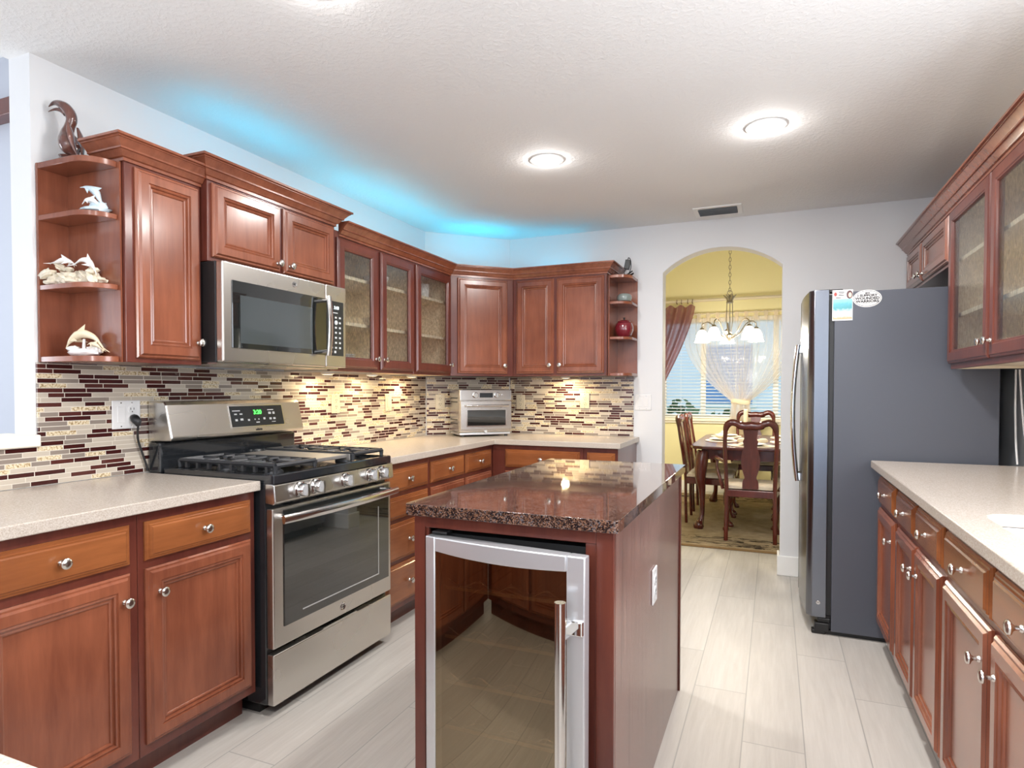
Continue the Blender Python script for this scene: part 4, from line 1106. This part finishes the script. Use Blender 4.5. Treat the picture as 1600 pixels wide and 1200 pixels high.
# pottery on the right shelf
mb = MB().lathe([(.026, 0), (.046, .012), (.054, .032), (.050, .050), (.040, .060), (.034, .062), (.036, .058), (.046, .048), (.049, .032), (.040, .014), (.001, .006)], n=28)
tag(mb.build('small_bowl', plain('grey_green_glaze', (.22, .26, .245), .25, coat=.4, var=.25, scale=30), loc=(1.448, 4.435, 1.8845)), 'small grey-green rounded bowl on the upper board of the pottery shelf', 'bowl')
t = thing('ginger_jar', 'dark red lidded ceramic jar on the middle board of the pottery shelf', 'jar', (1.446, 4.440, 1.6355))
red = plain('oxblood_glaze', (.16, .012, .022), .08, coat=1.0)
MB().lathe([(.036, 0), (.052, .014), (.066, .048), (.066, .076), (.056, .102), (.044, .110), (.040, .108), (.040, .100)], n=30).build('jar_body', red, t)
l = MB().lathe([(.046, .1102), (.044, .116), (.026, .124), (.008, .127)], n=26).build('lid', red, t)
MB().lathe([(.004, .1265), (.004, .131), (.008, .137), (.006, .143), (.001, .145)], n=14).build('lid_knob', M['black'], l)
t = thing('power_adapter', 'black power adapter with its coiled cord on top of the pottery shelf', 'adapter', (1.452, 4.435, 2.0715))
m_ = MB(); m_.M = Matrix.Rotation(R(12), 4, 'Y'); m_.box(-.018, .018, -.020, .020, .050, .118); m_.build('adapter_body', M['black'], t, smooth=0, bev=.004)
MB().box(-.010, .034, -.016, .016, .0, .006).build('prong_base', M['black'], t, smooth=0, bev=.002)
mb = MB(); spine(mb, [(.020, 0, .118, .004), (.026, 0, .132, .003), (.040, -.004, .112, .003), (.044, -.006, .06, .003), (.030, -.004, .022, .003), (.014, 0, .006, .003)], 8)
spine(mb, [(.014, 0, .010, .006), (.046, -.01, .028, .005), (.056, -.012, .034, .005)], 8); spine(mb, [(.012, 0, .006, .005), (.050, -.02, .009, .005), (.066, -.03, .014, .004), (.060, -.03, .005, .003), (.030, -.016, .004, .003)], 8)
spine(mb, [(.0, 0, .0045, .003), (-.006, 0, .03, .003), (.004, 0, .052, .003)], 8); mb.build('cord', M['black'], t)

# crockery seen dimly through the rain glass
def plate_mesh(): return MB().lathe([(.055, 0), (.075, .004), (.118, .016), (.119, .018), (.075, .009), (.001, .006)], n=28)
GP, GBW, GM = 'plates in the glass cabinet', 'bowls in the glass cabinets', 'mugs in the glass cabinet'
p0 = None
for k in range(5):
    z = 1.3905 + k * .0125
    if p0 is None: o = p0 = plate_mesh().build('dinner_plate', M['porcelain'], loc=(.165, 2.835, z))
    else: o = p0.copy(); COL.objects.link(o); o.location.z = z
    tag(o, 'white dinner plate in the stack at the bottom of the glass cabinet beside the microwave', 'plate', GP)
def bowl_mesh(): return MB().lathe([(.035, 0), (.060, .018), (.076, .050), (.078, .062), (.074, .062), (.070, .050), (.054, .022), (.001, .008)], n=26)
b0 = bowl_mesh().build('serving_bowl', M['porcelain'], loc=(.19, 2.76, 1.6325)); tag(b0, 'white bowl on the lower shelf behind the first rain glass door', 'bowl', GBW)
for (x, y, z), lab in (((.19, 3.20, 1.8855), 'white bowl on the upper shelf behind the second rain glass door'), ((.19, 3.19, 1.6325), 'white bowl on the lower shelf behind the second rain glass door'), ((.19, 3.57, 1.6325), 'white bowl on the lower shelf of the single-door glass cabinet')):
    o = b0.copy(); COL.objects.link(o); o.location = (x, y, z); tag(o, lab, 'bowl', GBW)
mb = MB().lathe([(.036, 0), (.041, .004), (.042, .105), (.039, .105), (.037, .008), (.001, .006)], n=22); mb.tube([(0, .040, .085), (0, .066, .080), (0, .070, .050), (0, .060, .028), (0, .040, .024)], .005, 8)
m0 = mb.build('mug', M['porcelain'], loc=(.19, 3.525, 1.8855))
tag(m0, 'tall white mug in the row on the upper shelf of the single-door glass cabinet', 'mug', GM)
for y in (3.64, 3.755):
    o = m0.copy(); COL.objects.link(o); o.location = (.19, y, 1.8855)

# ------------------------------------------------------------------ dining room
s_ = N('leaf_pattern_rug'); v = s_.coord()
spx = s_.n('ShaderNodeSeparateXYZ'); s_.l(v, spx.inputs[0])
wv = s_.noise(s_.coord((1.6, 7, 1)), 2.2, 4, .6, 1.6)
bx = s_.math('SUBTRACT', 1.20, s_.math('ABSOLUTE', spx.outputs[0])); by = s_.math('SUBTRACT', 1.30, s_.math('ABSOLUTE', spx.outputs[1]))
bd = s_.math('MINIMUM', bx, by)
inb = s_.math('MULTIPLY', s_.math('GREATER_THAN', bd, .07), s_.math('LESS_THAN', bd, .40))
lf = s_.math('MULTIPLY', inb, s_.math('GREATER_THAN', wv, .535))
base = s_.ramp(s_.noise(v, 9, 4, .7), [(.3, (.27, .205, .125)), (.7, (.40, .32, .215))])
c = s_.mix(lf, base, (.045, .032, .022)); c = s_.mix(s_.math('LESS_THAN', bd, .035), c, (.23, .145, .07))
s_.set(Base_Color=c, Roughness=.95, Specular_IOR_Level=.1); s_.bump(s_.noise(v, 320, 2), .25, .003)
tag(MB().box(-1.20, 1.20, -1.30, 1.30, 0, .010).build('area_rug', s_.m, loc=(2.27, 6.445, .0005), bev=.003), 'tan area rug with dark leaf border under the dining table', 'rug')
ZR = .0107
# dining table
TX0, TX1, TY0, TY1 = 1.745, 2.795, 5.70, 7.38
TCX, TCY = (TX0 + TX1) / 2, (TY0 + TY1) / 2
t = thing('dining_table', 'mahogany dining table with curved legs standing on the rug beyond the arch', 'table', (TCX, TCY, ZR))
hx, hy = (TX1 - TX0) / 2, (TY1 - TY0) / 2
pl = []
for sx, sy in ((1, 1), (-1, 1), (-1, -1), (1, -1)):
    cs = [(hx - .0, hy - .16), (hx - .03, hy - .05), (hx - .12, hy)]
    cs = [(sx * a, sy * b_) for a, b_ in cs]
    pl += cs if sx * sy > 0 else cs[::-1]
MB().prism(pl, .722, .750).build('tabletop', M['mahogany'], t, smooth=0, bev=.010, seg=3)
mb = MB().box(-hx + .10, hx - .10, -hy + .12, -hy + .142, .625, .7215).box(-hx + .10, hx - .10, hy - .142, hy - .12, .625, .7215).box(-hx + .10, -hx + .122, -hy + .142, hy - .142, .625, .7215).box(hx - .122, hx - .10, -hy + .142, hy - .142, .625, .7215)
mb.build('apron', M['mahogany'], t, smooth=0)
def ground(mb): mb.v = [Vector((v_.x, v_.y, max(v_.z, 0))) for v_ in mb.v]
def cabriole(mb, x, y, h, dx, dy, s=1.0):
    """curved leg from a block at (x, y, h) to a pad foot turned outwards along (dx, dy)"""
    spine(mb, [(x, y, h, .034 * s), (x + dx * .012, y + dy * .012, h - .06 * s, .040 * s), (x + dx * .020, y + dy * .020, h - .16 * s, .033 * s), (x + dx * .008, y + dy * .008, h * .50, .022 * s),
               (x + dx * .004, y + dy * .004, .11 * s, .015 * s), (x + dx * .016, y + dy * .016, .05 * s, .020 * s), (x + dx * .030, y + dy * .030, .022 * s, .032 * s), (x + dx * .034, y + dy * .034, .0, .028 * s)], 12)
for sx in (-1, 1):
    for sy in (-1, 1):
        mb = MB(); cabriole(mb, sx * (hx - .112), sy * (hy - .135), .70, sx, sy, 1.45); ground(mb); mb.build('leg', M['mahogany'], t, smooth=50)
# chairs: local x across, y forward (seat faces +y), origin under the rear legs
def rail(mb, pts, wx, wy):
    L = []
    for x, y, z in pts: L.append((x, y, z))
    return mb.tube(L, 1.0, 8, (wx, wy), up=(0, 1, 0))
fab = plain('cream_patterned_upholstery', (.60, .53, .44), .9, var=.22, scale=26)
def make_chair(label, loc, rz, arms, group):
    t = thing('dining_chair', label, 'chair', loc, rz, group)
    # hoop back: rear legs, stiles and yoke-shaped crest in one bent piece
    half = [(.188, .020, .0), (.186, .012, .20), (.184, .010, .42), (.190, -.012, .62), (.196, -.040, .80), (.190, -.058, .92), (.172, -.066, .968), (.140, -.069, .985), (.105, -.069, .978), (.075, -.068, .962), (.040, -.068, .958), (0, -.068, .962)]
    full = half + [(-x, y, z) for x, y, z in half[-2::-1]]
    c = crom(full, 4)
    wd = []
    for x, y, z in c:
        wd.append(.0165 if z < .9 else .0165 + .011 * min(1, max(0, (z - .9) / .06)) * (1.5 if abs(x) < .09 else 1))
    mb = MB(); mb.tube(c, wd, 8, (1.0, .85), up=(0, 1, 0)); ground(mb); mb.build('back_frame', M['mahogany'], t, smooth=50)
    # vase splat
    pr = [(.440, .062), (.500, .060), (.530, .046), (.560, .052), (.610, .066), (.680, .072), (.740, .064), (.790, .050), (.830, .058), (.850, .050), (.880, .050), (.945, .060)]
    pr = crom(pr, 4)
    def yb(z): return .006 - .068 * max(0, (z - .44) / .52) ** 1.2
    L = [[(-w, yb(z) - .006, z), (w, yb(z) - .006, z), (w, yb(z) + .006, z), (-w, yb(z) + .006, z)] for z, w in pr]
    MB().loops(L).build('splat', M['mahogany'], t, smooth=40)
    # seat rails and cushion
    poly = [(-.195, .0), (.195, .0), (.235, .40), (.215, .43), (-.215, .43), (-.235, .40)]
    MB().prism(poly, .370, .428).build('seat_frame', M['mahogany'], t, smooth=0, bev=.005)
    L = []
    for k, z in ((.93, .4283), (1.0, .436), (.99, .455), (.90, .468), (.55, .474)):
        L.append([(x * k, .022 + (.213 + (y - .215) * k) * .955, z) for x, y in poly])
    MB().loops(L).build('seat_cushion', fab, t, smooth=60)
    for sx in (-1, 1):
        mb = MB(); cabriole(mb, sx * .196, .385, .375, sx * .6, 1, .82); ground(mb); mb.build('leg', M['mahogany'], t, smooth=50)
        if arms:
            mb = MB()
            spine(mb, [(sx * .194, -.018, .655, .012), (sx * .245, .08, .668, .015), (sx * .285, .20, .664, .017), (sx * .285, .30, .658, .019), (sx * .272, .335, .640, .013)], 10)
            spine(mb, [(sx * .280, .27, .652, .014), (sx * .280, .25, .58, .013), (sx * .252, .22, .49, .015), (sx * .228, .215, .40, .014)], 10)
            mb.build('arm', M['mahogany'], t, smooth=50)
    return t
CG = 'mahogany dining chairs'
make_chair('mahogany armchair with a vase-shaped splat at the near end of the dining table', (2.272, 5.400, ZR), 0, True, CG)
make_chair('mahogany armchair at the far end of the dining table by the window', (2.250, 7.66, ZR), R(180), True, CG)
make_chair('mahogany side chair on the left of the dining table, nearer the arch', (1.672, 6.20, ZR), R(-90), False, CG)
make_chair('mahogany side chair on the left of the dining table, nearer the window', (1.672, 6.78, ZR), R(-90), False, CG)
make_chair('mahogany side chair on the right of the dining table, nearer the arch', (2.868, 6.20, ZR), R(90), False, CG)
make_chair('mahogany side chair on the right of the dining table, nearer the window', (2.868, 6.78, ZR), R(90), False, CG)
# table settings
ZT = ZR + .7505
mat_ = plain('cream_placemat_weave', (.62, .55, .44), .9, var=.15, scale=60); nap = plain('ivory_napkin_linen', (.72, .64, .48), .9)
def setting(x, y, rz, where):
    def ell_poly(a, b_): return [(a * math.cos(2 * math.pi * i / 32), b_ * math.sin(2 * math.pi * i / 32)) for i in range(32)]
    o = MB().prism(ell_poly(.21, .155), 0, .004).build('placemat', mat_, loc=(x, y, ZT), rz=rz); tag(o, 'oval cream placemat ' + where, 'placemat', 'placemats on the dining table')
    o = plate_mesh().build('dinner_plate', M['porcelain'], loc=(x, y, ZT + .0045), rz=rz); tag(o, 'white plate on the placemat ' + where, 'plate', 'plates on the dining table')
    t = thing('napkin', 'ivory napkin in a dark ring ' + where, 'napkin', (x, y, ZT + .0245), rz, 'napkins on the dining table')
    mb = MB()
    for sg in (-1, 1):
        spine(mb, [(0, 0, .014, .010), (sg * .035, .004, .020, .020), (sg * .085, .012, .026, .036), (sg * .115, .020, .022, .030), (sg * .128, .024, .018, .006)], 12, (1.0, .55), 4, up=(0, 0, 1))
    mb.v = [Vector((v_.x, v_.y, max(v_.z, .0))) for v_ in mb.v]
    mb.build('linen', nap, t, smooth=60)
    MB().tube([(.0, .014 * math.cos(2 * math.pi * i / 16), .014 + .014 * math.sin(2 * math.pi * i / 16)) for i in range(16)], .005, 8, closed=True, caps=False, up=(1, 0, 0)).build('ring', M['bird_wood'], t)
setting(1.975, 6.42, R(90), 'before the left chair nearer the arch')
setting(1.975, 7.00, R(90), 'before the left chair nearer the window')
setting(2.565, 6.42, R(-90), 'before the right chair nearer the arch')
setting(2.565, 7.00, R(-90), 'before the right chair nearer the window')
setting(2.270, 5.91, 0, 'before the near armchair')
t = thing('candle', 'tall cream candle on a small holder in the middle of the dining table', 'candle', (2.185, 6.62, ZT))
MB().lathe([(.050, 0), (.048, .008), (.014, .016), (.012, .050), (.030, .060), (.030, .070)], n=20).build('holder', M['nickel'], t)
MB().lathe([(.021, .0705), (.021, .300), (.016, .304), (.001, .300)], n=18).build('wax', cream, t)
MB().cyl((0, 0, .300), (0, 0, .314), .0015, n=6).build('wick', M['ink'], t)

# chandelier
CX, CY, CZ = 2.035, 6.46, 1.785
t = thing('chandelier', 'five-arm brushed nickel chandelier with lit white bell shades over the dining table', 'chandelier', (CX, CY, CZ))
MB().lathe([(.004, -.050), (.016, -.044), (.022, -.028), (.034, -.010), (.036, .010), (.024, .022), (.010, .030)], n=20).build('hub', M['aged_nickel'], t)
mb = MB()
for k in range(3):
    a = R(90 + 120 * k); mb.tube([(.012 * math.cos(a), .012 * math.sin(a), .02), (.035 * math.cos(a), .035 * math.sin(a), .15), (.028 * math.cos(a), .028 * math.sin(a), .34)], .004, 8)
mb.build('stem_rods', M['aged_nickel'], t)
mb = MB()
for k in range(6):
    a = R(60 * k); spine(mb, [(.016 * math.cos(a), .016 * math.sin(a), .335, .008), (.028 * math.cos(a), .028 * math.sin(a), .37, .010), (.060 * math.cos(a), .060 * math.sin(a), .405, .003)], 6, k=4)
mb.lathe([(.030, .325), (.034, .335), (.018, .36), (.010, .40), (.004, .405)], n=16); mb.build('crown_ornament', M['aged_nickel'], t)
mb = MB(); mb.tube([(.022 * math.cos(2 * math.pi * i / 14), 0, .425 + .022 * math.sin(2 * math.pi * i / 14)) for i in range(14)], .0035, 6, closed=True, caps=False, up=(0, 1, 0)); mb.build('loop', M['aged_nickel'], t)
mb = MB(); z = .452; k = 0
while CZ + z < 3.25:
    pts = [(.0105 * math.cos(2 * math.pi * i / 12), 0, z + .022 * math.sin(2 * math.pi * i / 12)) for i in range(12)]
    if k % 2: pts = [(0, x, zz_) for x, y, zz_ in pts]
    mb.tube(pts, .0026, 6, closed=True, caps=False, up=(0, 1, 0) if not k % 2 else (1, 0, 0)); z += .037; k += 1
mb.build('chain', M['aged_nickel'], t)
MB().lathe([(.06, 3.2995 - CZ), (.058, 3.285 - CZ), (.02, 3.26 - CZ), (.008, 3.24 - CZ)], n=20).build('canopy', M['aged_nickel'], t)
shade_m = N('white_bell_glass'); shade_m.set(Base_Color=(.95, .92, .85), Roughness=.4, Emission_Color=(1.0, .90, .74), Emission_Strength=2.6)
for k in range(5):
    a = R(-118 + 72 * k); ca, sa = math.cos(a), math.sin(a)
    mb = MB(); spine(mb, [(.028 * ca, .028 * sa, -.022, .006), (.10 * ca, .10 * sa, .030, .006), (.16 * ca, .16 * sa, .115, .006), (.215 * ca, .215 * sa, .150, .006), (.262 * ca, .262 * sa, .130, .006), (.268 * ca, .268 * sa, .092, .005)], 8)
    mb.lathe([(.020, .072), (.022, .085), (.012, .096)], (.268 * ca, .268 * sa, 0), 12)
    ar = mb.build('arm', M['aged_nickel'], t, smooth=50)
    MB().lathe([(.020, .075), (.040, .058), (.056, .020), (.066, -.030), (.074, -.050), (.071, -.050), (.063, -.030), (.053, .020), (.037, .055), (.018, .072)], (.268 * ca, .268 * sa, 0), 24).build('shade', shade_m.m, ar, smooth=60)
    MB().ell((.268 * ca, .268 * sa, .010), .026, .026, .036).build('bulb', M['bulb'], ar)
    d = bpy.data.lights.new('bulb_lamp', 'POINT'); d.energy = 18; d.color = (1.0, .90, .74); d.shadow_soft_size = .05
    lo = bpy.data.objects.new('bulb_lamp', d); COL.objects.link(lo); lo.parent = ar; lo.location = (.268 * ca, .268 * sa, -.07)

# window, blinds, curtains
def wbox(name, mat, *boxes, **kw):
    mb = MB()
    for b__ in boxes: mb.box(*b__)
    return mb.build(name, mat, smooth=0, **kw)
fr = wbox('window_1', M['trim'], (WX0 + .002, WX0 + .05, 8.05, 8.11, WZ0 + .002, WZ1 - .002), (WX1 - .05, WX1 - .002, 8.05, 8.11, WZ0 + .002, WZ1 - .002), (WX0 + .05, WX1 - .05, 8.05, 8.11, WZ0 + .002, WZ0 + .05), (WX0 + .05, WX1 - .05, 8.05, 8.11, WZ1 - .05, WZ1 - .002),
          (1.60, 1.66, 8.05, 8.11, WZ0 + .05, WZ1 - .05), (2.43, 2.49, 8.05, 8.11, WZ0 + .05, WZ1 - .05), bev=.004); struct(fr)
g = MB().box(WX0 + .051, WX1 - .051, 8.075, 8.080, WZ0 + .051, WZ1 - .051).build('window_pane', M['clear_glass'], smooth=0); g.parent = fr
struct(wbox('trim_3', M['wall_cream'], (WX0 - .05, WX1 + .05, 7.955, 7.999, .872, .904), (WX0 - .03, WX1 + .03, 7.975, 7.999, .845, .8715), bev=.004))
t = thing('window_blind', 'white horizontal slat blind across the dining room window', 'blind', ((WX0 + WX1) / 2, 8.022, WZ0))
bw = (WX1 - WX0) / 2 - .012
MB().box(-bw, bw, -.020, .020, WZ1 - WZ0 - .045, WZ1 - WZ0 - .003).build('headrail', M['trim'], t, smooth=0)
mb = MB(); nz_ = 29
for k in range(nz_):
    m0_ = Matrix.Translation((0, 0, .040 + k * .0402)) @ Matrix.Rotation(R(10), 4, 'X'); mb.M = m0_; mb.box(-bw, bw, -.022, .022, -.0012, .0012)
mb.build('slats', M['trim'], t, smooth=0)
MB().box(-bw, bw, -.018, .018, .004, .020).build('bottom_rail', M['trim'], t, smooth=0)
mb = MB()
for x in (-.70, -.05, .60):
    for y in (-.024, .024): mb.cyl((x, y, .012), (x, y, WZ1 - WZ0 - .03), .0012, n=5)
mb.build('ladder_cords', M['trim'], t)
def rod(label, z, y, xa, xb, r, name='curtain_rod'):
    t = thing(name, label, 'curtain rod', ((xa + xb) / 2, y, z), 0, 'curtain rods'); h_ = (xb - xa) / 2
    MB().cyl((-h_, 0, 0), (h_, 0, 0), r, n=14).build('pole', M['cream_plastic'], t)
    for s__ in (-1, 1):
        MB().lathe([(r, 0), (r * 1.8, .012), (r * 1.8, .03), (.002, .045)], (h_, 0, 0), 14, 'x').build('finial', M['cream_plastic'], t) if s__ > 0 else MB().lathe([(r, 0), (r * 1.8, -.012), (r * 1.8, -.03), (.002, -.045)], (-h_, 0, 0), 14, 'x').build('finial', M['cream_plastic'], t)
        MB().box(s__ * h_ * .96 - .008, s__ * h_ * .96 + .008, 0.0, 7.998 - y, -.008, .008).build('bracket', M['cream_plastic'], t, smooth=0)
RZ1, RY1 = 2.345, 7.880
RZ2, RY2 = 2.185, 7.940
rod('thick cream curtain rod high on the yellow wall holding the plum curtain', RZ1, RY1, .85, 3.30, .019)
rod('thin rod just above the window holding the white sheer curtain', RZ2, RY2, 1.10, 3.02, .009)
# white sheer gathered at the middle
t = thing('sheer_curtain', 'sheer white curtain tied at the middle in front of the dining window', 'curtain', (2.075, RY2, 0), 0)
def hwid(z):
    if z > 1.12:
        q = min((z - 1.12) / 1.03 / .72, 1); return .095 + .555 * (1 - (1 - q) ** 1.75)
    return .095 + .045 * min((1.12 - z) / .35, 1)
def sf(u, v):
    z = .14 + (2.135 - .14) * v; w = hwid(z); a = 2 * u - 1
    amp = .022 * min(1, w / .3) + .008
    return (w * a + .008 * math.sin(a * 51), -.022 + amp * math.sin(a * 51) * (.6 + .4 * math.sin(a * 9 + 1)) - .03 * math.exp(-((z - 1.12) / .2) ** 2), z)
MB().grid(sf, 150, 60).build('drape', M['sheer_white'], t, smooth=80)
for k in range(12):
    x = -.60 + k * .109
    MB().box(x - .022, x + .022, -.0125, -.0105, 2.09, 2.195).box(x - .022, x + .022, .0105, .0125, 2.09, 2.195).box(x - .022, x + .022, -.0125, .0125, 2.195, 2.197).build('tab', M['sheer_white'], t, smooth=0)
MB().tube([(.105 * math.cos(2 * math.pi * i / 24), -.03 + .045 * math.sin(2 * math.pi * i / 24), 1.115 + .012 * math.sin(2 * math.pi * i / 12)) for i in range(24)], .014, 8, (.4, 1.8), closed=True, caps=False, up=(0, 0, 1)).build('tie_band', nap, t, smooth=60)
# plum curtain swept to the left
t = thing('plum_curtain', 'sheer plum curtain on rings swept back to the left of the window', 'curtain', (1.0, RY1, 0))
def pf(u, v):
    z = 1.05 + (2.285 - 1.05) * v
    q = 1 - v
    xr = .545 - .50 * q ** 1.35 - .02 * q; xl = -.12 - .12 * q
    x = xl + (xr - xl) * u
    return (x, -.006 + (.030 - .012 * q) * math.sin(u * 34 + q * 1.2) , z + .018 * math.sin(u * 34 + 1.2) * v)
MB().grid(pf, 110, 40).build('drape', M['sheer_plum'], t, smooth=80)
for x in (-.08, .06, .185, .33, .385, .46, .515):
    MB().tube([(x + .003 * math.sin(i), .027 * math.cos(2 * math.pi * i / 18), RZ1 - .006 + .027 * math.sin(2 * math.pi * i / 18)) for i in range(18)], .0036, 6, closed=True, caps=False, up=(1, 0, 0)).build('ring', M['bird_wood'], t)
# garden side of the dining window
struct(MB().box(-6, 12, 8.3, 20, -.12, -.02).build('lawn', plain('grass_ground', (.16, .24, .07), .9, var=.4, scale=3), smooth=0))
hs = thing('neighbor_house', 'pale house wall with blue-grey windows seen through the dining room blinds', 'house', (2.0, 14, -.02))
MB().box(-6, 5.5, 0, 3, 0, 3.4).build('house_wall', plain('pale_stucco', (.80, .82, .84), .9), hs, smooth=0)
for x in (-3.2, -1.0, 1.6): 
    w_ = MB().box(x, x + 1.1, -.04, -.002, .9, 2.3).build('window_frame', M['trim'], hs, smooth=0); MB().box(x + .08, x + 1.02, -.05, -.041, .98, 2.22).build('pane', plain('blue_glass', (.20, .34, .60), .1) if 'blue_glass' not in bpy.data.materials else bpy.data.materials['blue_glass'], w_, smooth=0)
mb = MB().prism([(-6.4, 3.4), (5.9, 3.4), (4.5, 4.6), (-5, 4.6)], -.4, 3.2, 'xz'); mb.build('roof', plain('grey_shingle_roof', (.30, .33, .40), .9), hs, smooth=0)
lf_ = plain('shrub_leaf', (.09, .17, .08), .7, var=.3)
def shrub(x, y, r, seed, lab):
    rnd = random.Random(seed); t = thing('shrub', lab, 'shrub', (x, y, -.02), 0, 'shrubs outside the dining window')
    mb = MB()
    for k in range(230):
        a = rnd.uniform(0, 2 * math.pi); e = math.asin(rnd.uniform(-.6, 1)); q = r * rnd.uniform(.55, 1)
        c = Vector((q * math.cos(a) * math.cos(e), q * math.sin(a) * math.cos(e), r * 1.0 + q * math.sin(e) * 1.1))
        d_ = Vector((rnd.uniform(-1, 1), rnd.uniform(-1, 1), rnd.uniform(-.3, 1))).normalized() * r * .30; s2 = d_.cross(Vector((rnd.uniform(-1, 1), rnd.uniform(-1, 1), rnd.uniform(-1, 1)))).normalized() * r * .09
        mb.add([c - d_ * .5, c + s2, c + d_ * .5, c - s2], [(0, 1, 2, 3)])
    mb.build('foliage', lf_, t, smooth=0)
    m2 = MB()
    for k in range(5):
        a = k * 1.3; m2.tube([(0, 0, 0), (r * .3 * math.cos(a), r * .3 * math.sin(a), r * .6), (r * .6 * math.cos(a), r * .6 * math.sin(a), r * 1.3)], [.03, .02, .008], 6)
    m2.build('stems', plain('shrub_bark', (.16, .11, .07), .9), t)
shrub(1.05, 9.9, .55, 1, 'leafy shrub outside behind the plum curtain side of the blinds')
shrub(1.95, 9.4, .50, 2, 'low leafy shrub outside the middle of the dining window')
shrub(3.0, 9.8, .55, 3, 'leafy shrub outside the right part of the dining window')
